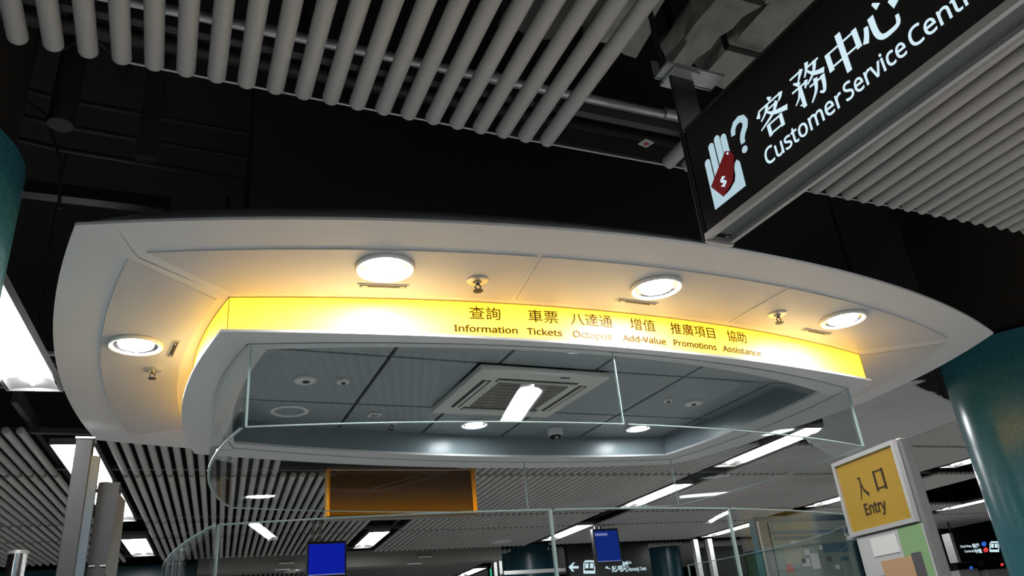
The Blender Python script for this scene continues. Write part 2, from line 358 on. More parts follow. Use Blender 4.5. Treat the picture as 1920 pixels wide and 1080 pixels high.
MB().ringprism(inset(BAND, -.0015), inset(BAND, .002), SOF - .004, SOF - .0015).build('seam', M['yseam'], fb)
MB().ringprism(inset(BAND, -.003), OPEN, RINGZ + .0121, RINGZ + .015).build('band_base', M['ring'], can)
# lettering on the band
pl = lambda px, py: atp(px, py, (1.6, 3.09, 3), (0, 1, 0))
zE = (pl(855, 618).z + pl(1351, 652).z) / 2; hE = .034
zC = (pl(883, 597).z + pl(1347, 630).z) / 2
def on_band(x0, z0):
    def f(u, v): x = x0 + u; return (x, front_y(Y0, x) - .0035, z0 + v)
    return f
for body, a, b, lat in (('Information', (855, 612), (971, 620), 1), ('Tickets', (988, 620), (1053, 626), 1), ('Octopus', (1073, 626), (1146, 632), 1), ('Add-Value', (1166, 635), (1249, 641), 1), ('Promotions', (1265, 645), (1351, 655), 1), ('Assistance', (1364, 658), (1446, 668), 1),
                        ('查詢', (883, 590), (940, 594), 0), ('車票', (991, 598), (1046, 602), 0), ('八達通', (1069, 603), (1147, 609), 0), ('增值', (1181, 612), (1229, 616), 0), ('推廣項目', (1259, 620), (1348, 630), 0), ('協助', (1374, 633), (1414, 639), 0)):
    xa, xb = pl(*a).x, pl(*b).x; ym = (pl(*a).z + pl(*b).z) / 2
    mb = MB()
    if lat: add_text(mb, text_tris(body, weight=.012), on_band(xa, zE), xb - xa, hE)
    else: add_text(mb, text_tris(body, False), on_band(xa, zC + .006), xb - xa, .06)
    ext = bmesh.ops.extrude_face_region(mb.b, geom=mb.b.faces[:]); bmesh.ops.translate(mb.b, vec=(0, .003, 0), verts=[g for g in ext['geom'] if isinstance(g, bmesh.types.BMVert)])
    mb.build('lettering', M['ytext'], fb)
# lower ring, its glazing groove, inner wall
MB().ringprism(RING, OPEN, RINGZ, RINGZ + .012).build('ring', M['ring'], can)
MB().ringprism(inset(GROOVE, -.003), inset(GROOVE, .003), RINGZ - .0015, RINGZ + .002).build('glazing_groove', M['iron'], can)
MB().ringprism(inset(OPEN, -.012), OPEN, RINGZ + .0155, SOF + .1).build('inner_wall', M['innerwall'], can)
# tiled ceiling inside the booth
ROT = .033
row = tuple(v * KR for v in (3.035, 3.852, 4.722, 5.56)); outl = inset(OPEN, -.008)
yl = lambda i, x: row[i] + ROT * (x - .6 * KR)
cols = tuple(tuple(v * KR for v in c) for c in ((.2, 1.03, 1.675, 2.32, 2.985, 3.72, 4.2), (.2, 1.03, 1.56, 2.40, 2.985, 3.72, 4.2), (.2, 1.03, 1.66, 2.31, 2.98, 3.72, 4.2)))
for r in range(3):
    for a, b in zip(cols[r], cols[r][1:]):
        g = .011; q = [(a + g, yl(r, a) + g), (b - g, yl(r, b) + g), (b - g, yl(r + 1, b) - g), (a + g, yl(r + 1, a) - g)]
        q = clip(q, outl)
        if len(q) < 3: continue
        if r == 1 and abs(a - 1.56 * KR) < 1e-6: continue
        MB().prism([(x, y, TILEZ) for x, y in q], (0, 0, .02)).build('ceiling_tile', M['tile'], can)
MB().prism([(x, y, TILEZ + .03) for x, y in inset(OPEN, -.03)], (0, 0, .01)).build('tile_backing', M['dark'], can)
# ------------------------------------------------------------------ air-conditioning cassette
ac = thing('air_conditioner', 'square white ceiling cassette air conditioner inside the booth', 'air conditioner', (1.98 * KR, 4.335 * KR, TILEZ - .03))
aw = .416; ca, sa = math.cos(ROT), math.sin(ROT)
def acp(u, v, z): return (1.98 * KR + u * ca - v * sa, 4.335 * KR + u * sa + v * ca, z - .0205)
def acbox(u0, u1, v0, v1, z0, z1): return MB().hexa([acp(u0, v0, z0), acp(u1, v0, z0), acp(u1, v1, z0), acp(u0, v1, z0), acp(u0, v0, z1), acp(u1, v0, z1), acp(u1, v1, z1), acp(u0, v1, z1)])
acbox(-aw, aw, -aw, aw, TILEZ - .02, TILEZ + .02).build('panel', M['acw'], ac, bevel=.01)
acbox(-.23, .23, -.23, .23, TILEZ - .026, TILEZ - .012).build('intake_grille', M['acg'], ac, bevel=.004)
for i in range(8): y = -.2 + i * .057; acbox(-.22, .22, y - .003, y + .003, TILEZ - .0285, TILEZ - .02).build('grille_bar', M['acbar'], [c for c in ac.children if c.name.startswith('intake')][0])
for v in (-.275, .275):
    acbox(-.26, .26, v - .028, v + .028, TILEZ - .0225, TILEZ - .015).build('vent_slot', M['dark'], ac); acbox(-.255, .255, v - .008, v + .012, TILEZ - .026, TILEZ - .018).build('vent_louver', M['acw'], ac)
for u in (-.315, .315):
    acbox(u - .028, u + .028, -.26, .26, TILEZ - .0225, TILEZ - .015).build('vent_slot', M['dark'], ac); acbox(u - .008, u + .012, -.255, .255, TILEZ - .026, TILEZ - .018).build('vent_louver', M['acw'], ac)
acbox(.1, .16, -.385, -.37, TILEZ - .0225, TILEZ - .015).build('indicator', M['dark'], ac)
# ------------------------------------------------------------------ downlights
def downlight(loc, r, lampm, name, label, group):
    t = thing(name, label, 'light', (loc[0], loc[1], loc[2] - .012), group)
    c = (loc[0], loc[1], loc[2] - .0065)
    MB().lathe([(r, .004), (r, -.006), (r - .006, -.012), (r * .84, -.010), (r * .80, .0), (r * .80, .006)], c, 48).build('trim_ring', M['trim'], t, smooth=True)
    MB().lathe([(r * .80, .004), (r * .79, -.003), (r * .64, .002), (r * .63, .004)], c, 48).build('reflector', M['chrome'], t, smooth=True)
    MB().lathe([(r * .63, .003), (r * .61, -.005), (r * .48, -.011), (r * .25, -.014), (0, -.015)], c, 48).build('lamp', lampm, t, smooth=True)
    return t
SZ = SOF - .005
for (px, py), lb in (((722, 500), 'round canopy downlight above the blank left end of the yellow band'), ((1230, 537), 'round canopy downlight above the wording on the yellow band'), ((1580, 597), 'round canopy downlight nearest the pointed right end'), ((255, 645), 'round canopy downlight on the short left end of the canopy')):
    p = at(px, py, SZ); downlight(p, .125, M['down'], 'canopy_downlight', lb, 'downlights in the canopy soffit')
for (x, y), lb in (((1.966, 5.10), 'lit round downlight inside the booth below the air conditioner'), ((3.335, 5.09), 'lit round downlight inside the booth at its right rear corner'), ((2.01, 3.515), 'lit round downlight half hidden behind the front of the ring')):
    downlight((x * KR, y * KR, TILEZ), .097, M['booth'], 'booth_downlight', lb, 'downlights inside the booth')
# ------------------------------------------------------------------ slot vents, sprinklers, detectors, camera
def vent(a, b, label):
    p, q = at(*a, SZ), at(*b, SZ); d = (q - p).normalized(); s = Vector((-d.y, d.x, 0)); t = thing('slot_vent', label, 'vent', (p + q) / 2 - Vector((0, 0, .006)), 'slot vents in the canopy soffit')
    L = (q - p).length
    MB().obox(p - s * .016 - d * .01 - Vector((0, 0, .004)), d * (L + .02), s * .032, (0, 0, .0035)).build('frame', M['panel'], t)
    MB().obox(p - s * .010 - Vector((0, 0, .0055)), d * L, s * .02, (0, 0, .0045)).build('slot', M['dark'], t)
    MB().obox(p + d * .01 - s * .003 - Vector((0, 0, .0065)), d * (L * .12), s * .008, (0, 0, .003)).build('clip', M['silver'], t); MB().obox(p + d * (L * .86) - s * .003 - Vector((0, 0, .0065)), d * (L * .12), s * .008, (0, 0, .003)).build('clip', M['silver'], t)
vent((674, 534), (762, 537), 'dark slot vent below the left of the three front downlights')
vent((1160, 562), (1228, 570), 'dark slot vent above the words on the yellow band')
vent((1507, 617), (1553, 626), 'dark slot vent nearest the pointed right end of the canopy')
vent((331, 640), (319, 667), 'dark slot vent beside the downlight on the short left end')
def sprinkler(p, label, z, s=1.):
    t = thing('sprinkler', label, 'sprinkler', (p[0], p[1], z - .05 * s), 'fire sprinklers in the booth canopy'); c = (p[0], p[1], z - .0025); z = z - .0025
    MB().lathe([(.042 * s, .002), (.042 * s, -.003), (.03 * s, -.007), (.018 * s, -.007), (.016 * s, .0)], c, 28).build('escutcheon', M['silver'], t, smooth=True)
    MB().lathe([(.011 * s, .0), (.011 * s, -.016 * s), (.007 * s, -.018 * s), (.007 * s, -.0)], c, 16).build('body', M['chrome'], t, smooth=True)
    mb = MB()
    for a in (-1, 1): mb.tube([(c[0] + a * .006 * s, c[1], z - .016 * s), (c[0] + a * .012 * s, c[1], z - .028 * s), (c[0] + a * .004 * s, c[1], z - .042 * s)], .0028 * s, 8)
    mb.build('yoke', M['iron'], t, smooth=True)
    MB().lathe([(0, -.041 * s), (.019 * s, -.043 * s), (.019 * s, -.046 * s), (0, -.046 * s)], c, 20).build('deflector', M['iron'], t, smooth=True)
sprinkler(at(895, 525, SZ), 'chrome sprinkler head on the canopy between the first two front downlights', SZ, 1.15)
sprinkler(at(1457, 588, SZ), 'chrome sprinkler head on the canopy between the last two front downlights', SZ, 1.15)
sprinkler(at(287, 693, SZ), 'sprinkler head on the short left end of the canopy', SZ, 1.05)
sprinkler((1.364 * KR, 5.13 * KR), 'sprinkler head inside the booth near its rear wall', TILEZ, 1.1)
def disc(name, cat, p, r, label, hole=.3, drop=.012):
    p = (p[0] * KR, p[1] * KR)
    t = thing(name, label, cat, (p[0], p[1], TILEZ - drop)); c = (p[0], p[1], TILEZ - .0025)
    MB().lathe([(r, .002), (r, -drop * .5), (r * .9, -drop), (r * .4, -drop), (0, -drop)], c, 32).build('housing', M['trim'], t, smooth=True)
    if hole: MB().lathe([(r * hole, -drop * .8), (r * hole * .9, -drop - .006), (0, -drop - .007)], (c[0] + r * .08, c[1], c[2]), 20).build('sensor', M['dark'], t, smooth=True)
    return t
disc('smoke_detector', 'detector', (.646, 4.30), .062, 'white disc detector with a dark centre at the left of the booth ceiling', .32)
disc('heat_detector', 'detector', (.86, 4.295), .038, 'small white disc detector right of the larger disc in the booth', .35)
disc('ceiling_sensor', 'detector', (3.161, 4.393), .034, 'small white ceiling sensor right of the air conditioner', .35)
disc('ceiling_detector', 'detector', (3.403, 4.435), .062, 'white disc detector nearest the right side of the booth ceiling', .28)
t = thing('unlit_downlight', 'unlit downlight ring in the left front tile of the booth ceiling', 'light', (.648 * KR, 4.92 * KR, TILEZ - .008)); c = (.648 * KR, 4.92 * KR, TILEZ - .0025)
MB().lathe([(.115, .002), (.115, -.004), (.108, -.008), (.092, -.006), (.088, .0)], c, 40).build('trim_ring', M['trim'], t, smooth=True); MB().lathe([(.09, -.001), (0, -.002)], c, 40).build('lens', M['tile'], t, smooth=True)
t = thing('ceiling_socket', 'small square white plate in a booth ceiling tile', 'socket', (1.155, 4.755, TILEZ - .012))
MB().box(1.115, 1.195, 4.715, 4.795, TILEZ - .01, TILEZ).build('plate', M['trim'], t, bevel=.003); MB().box(1.135, 1.175, 4.735, 4.775, TILEZ - .012, TILEZ - .008).build('inset', M['acg'], t)
t = thing('dome_camera', 'white and black dome security camera on the booth ceiling', 'camera', (2.66 * KR, 5.2 * KR, TILEZ - .1)); c = (2.66 * KR, 5.2 * KR, TILEZ - .001)
MB().lathe([(.055, 0), (.055, -.035), (.05, -.05), (.03, -.052)], c, 32).build('housing', M['trim'], t, smooth=True); MB().lathe([(.045, -.046), (.043, -.06), (.03, -.082), (0, -.092)], c, 28).build('dome', M['signblk'], t, smooth=True)
MB().lathe([(.012, -.066), (.012, -.075), (0, -.077)], (c[0] - .01, c[1] - .032, c[2]), 14).build('lens', M['silver'], t, smooth=True)

# ------------------------------------------------------------------ booth glass
def pane(pts, z0, z1, label, group, eb=True, et=False, ends=(1, 1), th=.011, ed=None):
    """curved pane standing on the plan line pts; light edge strips where the cut edge shows"""
    mb = MB(); P = [Vector((p[0], p[1])) for p in pts]; N = []
    P[0] = P[0] + (P[1] - P[0]).normalized() * .012; P[-1] = P[-1] + (P[-2] - P[-1]).normalized() * .012
    for i in range(len(P)):
        d = (P[min(i + 1, len(P) - 1)] - P[max(i - 1, 0)]).normalized(); N.append(Vector((d.y, -d.x)))
    def sweep(mb, t, za, zb, i0=0, i1=None):
        i1 = len(P) if i1 is None else i1
        R = [[mb.b.verts.new(((P[i] + N[i] * s).x, (P[i] + N[i] * s).y, z)) for i in range(i0, i1)] for s, z in ((t, za), (t, zb), (-t, zb), (-t, za))]
        for A, B in zip(R, R[1:] + R[:1]):
            for i in range(len(A) - 1): mb.b.faces.new((A[i], A[i + 1], B[i + 1], B[i]))
        for e in (0, -1): mb.b.faces.new([r[e] for r in R])
        return mb
    t = thing('glass_screen', label, 'glass screen', (sum(p[0] for p in pts) / len(pts), sum(p[1] for p in pts) / len(pts), z0), group)
    sweep(mb, th / 2, z0, z1).build('pane', M['glass'], t, smooth=True)
    if eb: sweep(MB(), th / 2 + .0006, z0 - .0015, z0 + .003).build('bottom_edge', M['gedge'], t)
    if et: sweep(MB(), th / 2 + .0006, z1 - .003, z1 + .0015).build('top_edge', M['gedge'], t)
    for e, k in zip(ends, (0, -1)):
        if not e: continue
        a, nn = P[k], N[k]; d = Vector((-nn.y, nn.x)) * e
        MB().hexa([(*(a + nn * s * (th / 2 + .0006) + d * u), z) for z in (z0, z1) for s, u in ((1, -.004), (1, .004), (-1, .004), (-1, -.004))]).build('side_edge', M['gedge'], t)
    return t
GT = GROOVE; n0 = NS[0]
cut = max(i for i in range(n0) if GT[i][0] < 2.057 * KR)
HZ = 1.6 + .95 * KR
gl = 'upper hanging panes of the booth'
pane(GT[0:cut + 1], HZ, RINGZ - .002, 'upper front glass pane hanging under the left part of the ring', gl, ends=(1, .6))
pane(GT[cut:n0 + 1], HZ, RINGZ - .002, 'upper front glass pane hanging under the right part of the ring', gl, ends=(0, 1))
pane(GT[n0:n0 + NS[1] + 1], HZ, RINGZ - .002, 'upper side glass pane at the right end of the booth', gl, ends=(0, 0))
bk = GT[n0 + NS[1]:n0 + NS[1] + NS[2] + 1]
pane(bk[0:16], HZ, RINGZ - .002, 'upper rear glass pane right of the amber sign', gl, ends=(.6, .6)); pane(bk[15:], HZ, RINGZ - .002, 'upper rear glass pane in front of the amber sign', gl, ends=(0, 0))
pane(GT[k3:] + GT[:1], HZ, RINGZ - .002, 'curved upper glass pane at the left end of the booth', gl, ends=(0, 0))
gl = 'lower standing panes of the booth'; LZ = 1.6 + .5 * KR
LF = LOWER
def cutx(px): x = at(px, 956, LZ).x; return max(i for i in range(n0) if LF[i][0] < x)
c1, c2 = cutx(1041), cutx(1369)
pane(LF[0:c1 + 1], 1.05, LZ, 'lower front glass pane above the counter, left of the first joint', gl, False, True, (1, 1.4))
pane(LF[c1:c2 + 1], 1.05, LZ, 'lower front glass pane between the two upright joints', gl, False, True, (0, 1.4))
pane(LF[c2:n0 + 1], 1.05, LZ, 'lower front glass pane behind the yellow entry sign', gl, False, True, (0, 0))
pane(LF[n0:n0 + NS[1] + 1], 1.05, LZ, 'lower side glass pane at the right end of the booth', gl, False, True, (0, 1))
pane(LF[k3:] + LF[:1], 1.05, LZ, 'curved lower glass pane at the left end of the booth', gl, False, True, (0, 0))
ctr = thing('service_counter', 'curved counter ring that carries the lower glass of the booth', 'counter', (2.1, 4.4, 0))
MB().ringprism(LOWER, inset(LOWER, .12), 0, 1.0).build('body', M['panel'], ctr); MB().ringprism(inset(LOWER, -.06), inset(LOWER, .35), 1.0, 1.05).build('top', M['steel'], ctr)

# ------------------------------------------------------------------ ceiling tubes
TR, PITCHX = .0283, .0925
def tube_mesh(L, name='ceiling_tube'):
    mb = MB(); prof = [(0, 0), (TR * .8, 0), (TR * .95, .002), (TR, .006), (TR, L - .006), (TR * .95, L - .002), (TR * .8, L), (0, L)]
    mb.lathe(prof, (0, 0, 0), 20); bmesh.ops.rotate(mb.b, cent=(0, 0, 0), matrix=Matrix.Rotation(-math.pi / 2, 3, 'X'), verts=mb.b.verts[:])
    bmesh.ops.recalc_face_normals(mb.b, faces=mb.b.faces[:])
    me = bpy.data.meshes.new(name); mb.b.to_mesh(me); mb.b.free(); me.materials.append(M['tube'])
    for p in me.polygons: p.use_smooth = True
    me.set_sharp_from_angle(angle=math.radians(50)); return me
def place_tube(me, x, y, rz, label, group):
    o = bpy.data.objects.new('ceiling_tube', me); COL.objects.link(o); o.location = (x, y, TUBEZ + TR); o.rotation_euler = (0, 0, rz); return tag(o, label, 'ceiling tube', group)
ORDER = []
L1 = tube_mesh(2.44); RZN = math.radians(1.2)
nx = [-.528 + i * .0904 for i in range(20)]
for i, x in enumerate(nx):
    place_tube(L1, x + .0009 * 0, 2.097 + (x + .5) * .022 - 2.44, 0, 'pale grey ceiling tube, %s from left in the row above the canopy' % nth(i + 1) if 0 < i < 19 else ('leftmost pale grey ceiling tube in the row above the canopy' if i == 0 else 'pale grey ceiling tube nearest the dark opening left of the black sign'), 'near ceiling tubes left of the black sign')
for i, x in enumerate((1.739, 1.832)):
    place_tube(L1, x, 2.135 - 2.44, 0, ('short visible end of a ceiling tube just left of the black sign', 'ceiling tube end half hidden by the left edge of the black sign')[i], 'near ceiling tubes beside the black sign')
for i in range(21):
    x = 2.509 + i * .0955; place_tube(L1, x, 2.132 + (x - 2.5) * .02 - 2.44, 0, 'pale grey ceiling tube, %s from left in the row under the black sign' % nth(i + 1), 'near ceiling tubes right of the black sign')
# the far rows: run slightly askew to the near ones
SK = math.tan(math.radians(3.7)); RZF = -math.radians(3.7)
rows = ((6.38, 7.74), (7.83, 10.27), (10.36, 11.46), (11.55, 13.75)); LANES = (-.68, 2.6, 5.98, 9.72, 13.7)
meshes = [tube_mesh((b - a) / math.cos(RZF)) for a, b in rows]
R0 = (4.9, 6.30); m0 = tube_mesh(R0[1] - R0[0])
rest = MB(); cnt = 0
def fx(x78, y): return x78 + SK * (y - 7.8)
def inlane(x, k):
    for i, l in enumerate(LANES):
        if i == 1 and k < 2: continue
        if abs(x - l) < .265: return True
    return False
names = ('nearest row of far ceiling tubes', 'second row of far ceiling tubes', 'third row of far ceiling tubes', 'last row of far ceiling tubes')
for k, (a, b) in enumerate(rows):
    x = -4.0; bay = {}
    while x < 17:
        s = sum(1 for l in LANES if x > l)
        if not inlane(x, k):
            vis = True
            if k == 0: vis = (-1.9 < x < 1.15) or (2.7 < x < 9.6)
            if k == 0 and .92 < x < 1.15: vis = False
            if k == 1: vis = (-2.0 < x < 11)
            big = (k == 0) or (k == 1) or (k == 2 and -1.3 < x < 4.0)
            if vis and (a > 6 or True):
                if big and cnt < 256:
                    bay[s] = bay.get(s, 0) + 1
                    where = 'left of the steel post' if s == 0 else ('behind the booth' if k < 2 and s < 3 else ('left of the middle lamps' if s == 1 else ('right of the middle lamps' if s == 2 else ('left of the teal column' if s == 3 else 'at the far right'))))
                    s2 = 1 if (k < 2 and s == 2) else s
                    if s2 != s: bay[s] -= 1; bay[s2] = bay.get(s2, 0) + 1
                    place_tube(meshes[k], fx(x, a), a, RZF, 'grey ceiling tube, %s from left in the %s row %s' % (nth(bay[s2]), ('nearest far', 'second far', 'third far', 'last far')[k], where), names[k]); cnt += 1
                elif vis:
                    p0 = Vector((fx(x, a), a, TUBEZ + TR)); p1 = Vector((fx(x, b), b, TUBEZ + TR)); rest.tube([p0, p1], TR, 10)
        x += PITCHX
# first short row on the right, before the sheet and column; and the tubes beyond the bulkhead
i = 0
for x in [6.35 + PITCHX * k for k in range(30)]:
    i += 1; place_tube(m0, fx(x, R0[0]), R0[0], RZF, 'grey ceiling tube, %s from left in the short row beside the teal column' % nth(i), 'short row of ceiling tubes beside the teal column')
x = -.3
while x < 14:
    if not (5.75 < x < 6.3): rest.tube([(fx(x, 14.5), 14.5, TUBEZ + TR), (fx(x, 20), 20, TUBEZ + TR)], TR, 10)
    x += PITCHX
tag(rest.build('far_ceiling_tubes', M['tube'], smooth=True), 'remaining distant grey ceiling tubes towards the back of the concourse', 'ceiling tube', None, 'stuff')
# carrier rails above the tubes
def rail(p0, p1, label, w=.03, h=.04, m='rail'):
    p0, p1 = Vector(p0), Vector(p1); d = (p1 - p0).normalized(); s = Vector((-d.y, d.x, 0)) * w
    return tag(MB().obox(p0 - s * .5, p1 - p0, s, (0, 0, h)).build('carrier_rail', M[m]), label, 'rail', 'rails that carry the ceiling tubes')
for y, lb in ((1.95, 'dark rail above the free ends of the near ceiling tubes'), (.6, 'dark rail above the near ceiling tubes, at the picture top')): rail((-2, y, TUBEZ + 2 * TR), (5, y + .06, TUBEZ + 2 * TR), lb)
for y, lb in ((6.6, 'dark rail over the nearest far row of tubes'), (7.78, 'dark rail at the first joint of the far tubes'), (10.31, 'dark rail at the second joint of the far tubes'), (11.5, 'dark rail at the third joint of the far tubes'), (13.6, 'dark rail over the last far row of tubes')):
    rail((-4, y - .1, TUBEZ + 2 * TR), (16, y + .3, TUBEZ + 2 * TR), lb, .05)
for l, lb in zip(LANES[:4], ('left lamp lane', 'middle lamp lane', 'right lamp lane', 'far right lamp lane')):
    for s in (-1, 1):
        if l == 2.6: a = 10.4
        else: a = 6.0
        rail((fx(l + s * .25, a), a, TUBEZ + .12), (fx(l + s * .25, 13.8), 13.8, TUBEZ + .12), 'dark runner along the %s side of the %s' % ('left' if s < 0 else 'right', lb), .04, .1)

# ------------------------------------------------------------------ fluorescent fixtures
def fixture(w=.27, L=1.65):
    t = thing('fluorescent_light', '', 'light', (0, 0, 0), 'fluorescent ceiling lights')
    h = .05
    for yy in (.3, L - .3): MB().tube([(0, yy, h), (0, yy, 4.9 - TUBEZ - .005)], .006, 8).build('hanger_rod', M['iron'], t)
    MB().prism([(-w / 2 - .02, -.0, 0), (-w / 2 - .02, 0, h), (w / 2 + .02, 0, h), (w / 2 + .02, 0, 0), (w / 2 + .012, 0, 0), (w / 2 + .012, 0, h - .005), (-w / 2 - .012, 0, h - .005), (-w / 2 - .012, 0, 0)], (0, L, 0)).build('housing', M['housing'], t)
    MB().box(-w / 2 - .02, w / 2 + .02, -.012, 0, 0, h).build('end_plate', M['housing'], t); MB().box(-w / 2 - .02, w / 2 + .02, L, L + .012, 0, h).build('end_plate', M['refl'], t)
    mb = MB(); seg = 12; Ld = L - .17; A = []
    for yy in (.012, Ld):
        A.append([mb.b.verts.new((w / 2 * -math.cos(math.pi * k / seg), yy, .008 + .030 * math.sin(math.pi * k / seg))) for k in range(seg + 1)])
    for k in range(seg): mb.b.faces.new((A[0][k], A[0][k + 1], A[1][k + 1], A[1][k]))
    mb.build('diffuser', M['lamp'], t, smooth=True)
    mb = MB(); A = []
    for yy, s in ((Ld, 1.), (Ld + .1, .9), (L - .002, .45)):
        A.append([mb.b.verts.new((w / 2 * -math.cos(math.pi * k / seg), yy, .003 + .041 * s * math.sin(math.pi * k / seg))) for k in range(seg + 1)])
    for B, C_ in zip(A, A[1:]):
        for k in range(seg): mb.b.faces.new((B[k], B[k + 1], C_[k + 1], C_[k]))
    mb.build('end_reflector', M['refl'], t, smooth=True)
    MB().tube([(0, Ld - .02, .022), (0, L - .07, .022)], .012, 14).build('lamp_tube', M['tubelit'], t, smooth=True)
    return t
FX = fixture(); used = [False]
def put(x, y, label, z=TUBEZ + .005, rz=RZF):
    if not used[0]: used[0] = True; o = FX; o.location = (x, y, z); o.rotation_euler = (0, 0, rz); o['label'] = label; return o
    return copy_tree(FX, (x, y, z), rz, label)
for l, y, lb in ((-.68, 3.72, 'fluorescent light between the left column and the curved canopy end'), (-.66, 6.68, 'fluorescent light behind the tall steel post'), (-.64, 8.5, 'fluorescent light just below the one behind the steel post'), (-.63, 11.5, 'smallest fluorescent light in the left lamp lane'),
                 (2.62, 11.55, 'fluorescent light between the two blue monitors, below the amber sign'), (5.96, 5.72, 'largest fluorescent light under the right rear edge of the canopy'), (5.98, 8.35, 'fluorescent light second from the right rear canopy edge'), (6.0, 11.5, 'fluorescent light above the left-pointing arrow sign'), (6.0, 17.4, 'tiny far fluorescent light beside the green exit lamp'),
                 (9.70, 5.75, 'fluorescent light against the left edge of the teal column'), (9.72, 8.6, 'fluorescent light just left of the yellow entry sign'), (9.74, 11.9, 'fluorescent light above the map board'), (13.65, 9.4, 'fluorescent light beside the teal column, second down'), (13.7, 12.6, 'fluorescent light above the right black train sign')):
    put(fx(l, y), y, lb)
# unseen lamps: some read from glass reflections, the rest added for general light
for x, y, rz, lb in ((-.75, -2.2, 0, 'added lamp behind the camera for general light, left lane'), (2.2, -.36, 0, 'lamp hidden behind the black sign that the front glass mirrors'), (2.2, -2.06, 0, 'added lamp behind the camera for general light, middle lane'), (-2.45, -5.75, 0, 'lamp far behind the camera that the lower left glass mirrors'),
                 (5.5, -1.7, 0, 'added lamp behind the camera for general light, right lane'), (9.2, 1.8, 0, 'added lamp outside the right edge for general light, far right lane'), (8.9, -1.6, 0, 'added lamp behind the camera for general light, far right lane'), (11.05, -3.75, .35, 'lamp far behind the camera that the lower right glass mirrors'), (-3.6, -1.5, 0, 'added lamp left of the camera for general light')):
    put(x, y, lb, rz=rz)

# ------------------------------------------------------------------ Customer Service Centre sign
P0 = Vector((1.468, 1.694, 2.7)); a_ = math.radians(-1.75); DU = Vector((-math.sin(a_), -math.cos(a_), 0)); DN = Vector((-DU.y, DU.x, 0)) * -1
if DN.x > 0: DN = -DN                    # faces left
IN = -DN
sg = thing('hanging_sign', 'long black lit hanging sign for the customer service centre', 'sign', P0)
SL, SH, ST = 2.3, .415, .10
def su(u, v, d=0.): return P0 + DU * u + Vector((0, 0, v)) + IN * d
MB().obox(su(.012, .02, .004), DU * SL, Vector((0, 0, SH - .02)), IN * (ST - .008)).build('housing', M['signside'], sg)
face = MB().obox(su(.012, .012), DU * SL, Vector((0, 0, SH - .012)), IN * .005).build('face_panel', M['signblk'], sg)
MB().obox(su(.012, SH - .008, -.002), DU * SL, Vector((0, 0, .01)), IN * .012).build('top_trim', M['signside'], sg)
for d in (-.003, ST - .012): MB().obox(su(.0, .0, d), DU * (SL + .01), Vector((0, 0, .022)), IN * .015).build('bottom_rail', M['silver'], sg)
MB().obox(su(.03, .016, .016), DU * SL, Vector((0, 0, .006)), IN * (ST - .03)).build('light_channel', M['channel'], sg)
MB().obox(su(-.006, -.012, -.003), DU * .018, Vector((0, 0, .03)), IN * (ST + .006)).build('end_foot', M['silver'], sg, bevel=.008)
MB().obox(su(-.01, .0, .0), DU * .012, Vector((0, 0, .66)), IN * ST).build('hanger_plate', M['signside'], sg, bevel=.003)
MB().obox(su(-.012, .0, -.004), DU * .005, Vector((0, 0, SH)), IN * .008).build('end_trim', M['iron'], sg)
hp = MB().obox(su(-.06, .655, .0), DU * .1, Vector((0, 0, .012)), IN * ST).build('hanger_foot', M['galv'], sg)
FZ = -.0015
def flat(poly, m, name, d=FZ, parent=face, th=.0015): return MB().prism([su(u, v, d) for u, v in poly], IN * th).build(name, m, parent)
def s2(x, y):
    p = atp(1180 + x / 2.297, y / 2.297, P0, DN); return ((p - P0).dot(DU), p.z - P0.z)
# writing: Customer Service Centre / 客務中心
def on_face(u0, v0):
    return lambda u, v: su(u0 + u, v0 + v, FZ)
b0, b1 = s2(596, 708), s2(925, 446)
for body, ua, ub in (('Customer', .308, .597), ('Service', .606, .793), ('Centre', .806, 1.0)):
    mb = MB(); add_text(mb, text_tris(body, weight=.006), on_face(ua, .077), ub - ua, .052, thick=IN * .001); mb.build('lettering', M['letter'], face)
# brush strokes of the four big characters: (points 0..1, start width, end width), thick verticals and thin horizontals
def strokes(S, u0, v0, wu, hv):
    mb = MB()
    for pts, w0, w1 in S:
        n = len(pts); ctr = []
        for i in range(n - 1):
            for k in range(4 if n > 2 else 2):
                t = k / (4 if n > 2 else 2); ctr.append((i + t))
        ctr.append(n - 1)
        def P(t):
            i = min(int(t), n - 2); f = t - i; q = [pts[max(0, i - 1)], pts[i], pts[i + 1], pts[min(n - 1, i + 2)]]
            if n == 2: return Vector((q[1][0] + (q[2][0] - q[1][0]) * f, q[1][1] + (q[2][1] - q[1][1]) * f))
            cr = lambda k: .5 * ((2 * q[1][k]) + (-q[0][k] + q[2][k]) * f + (2 * q[0][k] - 5 * q[1][k] + 4 * q[2][k] - q[3][k]) * f * f + (-q[0][k] + 3 * q[1][k] - 3 * q[2][k] + q[3][k]) * f ** 3)
            return Vector((cr(0), cr(1)))
        L, R = [], []
        for t in ctr:
            p = P(t); e = .02; d = (P(min(n - 1 - 1e-6, t + e)) - P(max(0, t - e))); d = d.normalized() if d.length > 1e-9 else Vector((1, 0)); nn = Vector((-d.y, d.x)); w = (w0 + (w1 - w0) * t / (n - 1)) / 2
            L.append(p + nn * w); R.append(p - nn * w)
        vs = [[mb.b.verts.new(su(u0 + q.x * wu, v0 + q.y * hv, FZ)) for q in Q] for Q in (L, R)]
        top = [[mb.b.verts.new(su(u0 + q.x * wu, v0 + q.y * hv, FZ + .001)) for q in Q] for Q in (L, R)]
        for i in range(len(ctr) - 1):
            for A, B in ((vs[0], vs[1]), (top[0], top[1]), (vs[0], top[0]), (vs[1], top[1])): mb.b.faces.new((A[i], A[i + 1], B[i + 1], B[i]))
    return mb
T, H = .105, .045
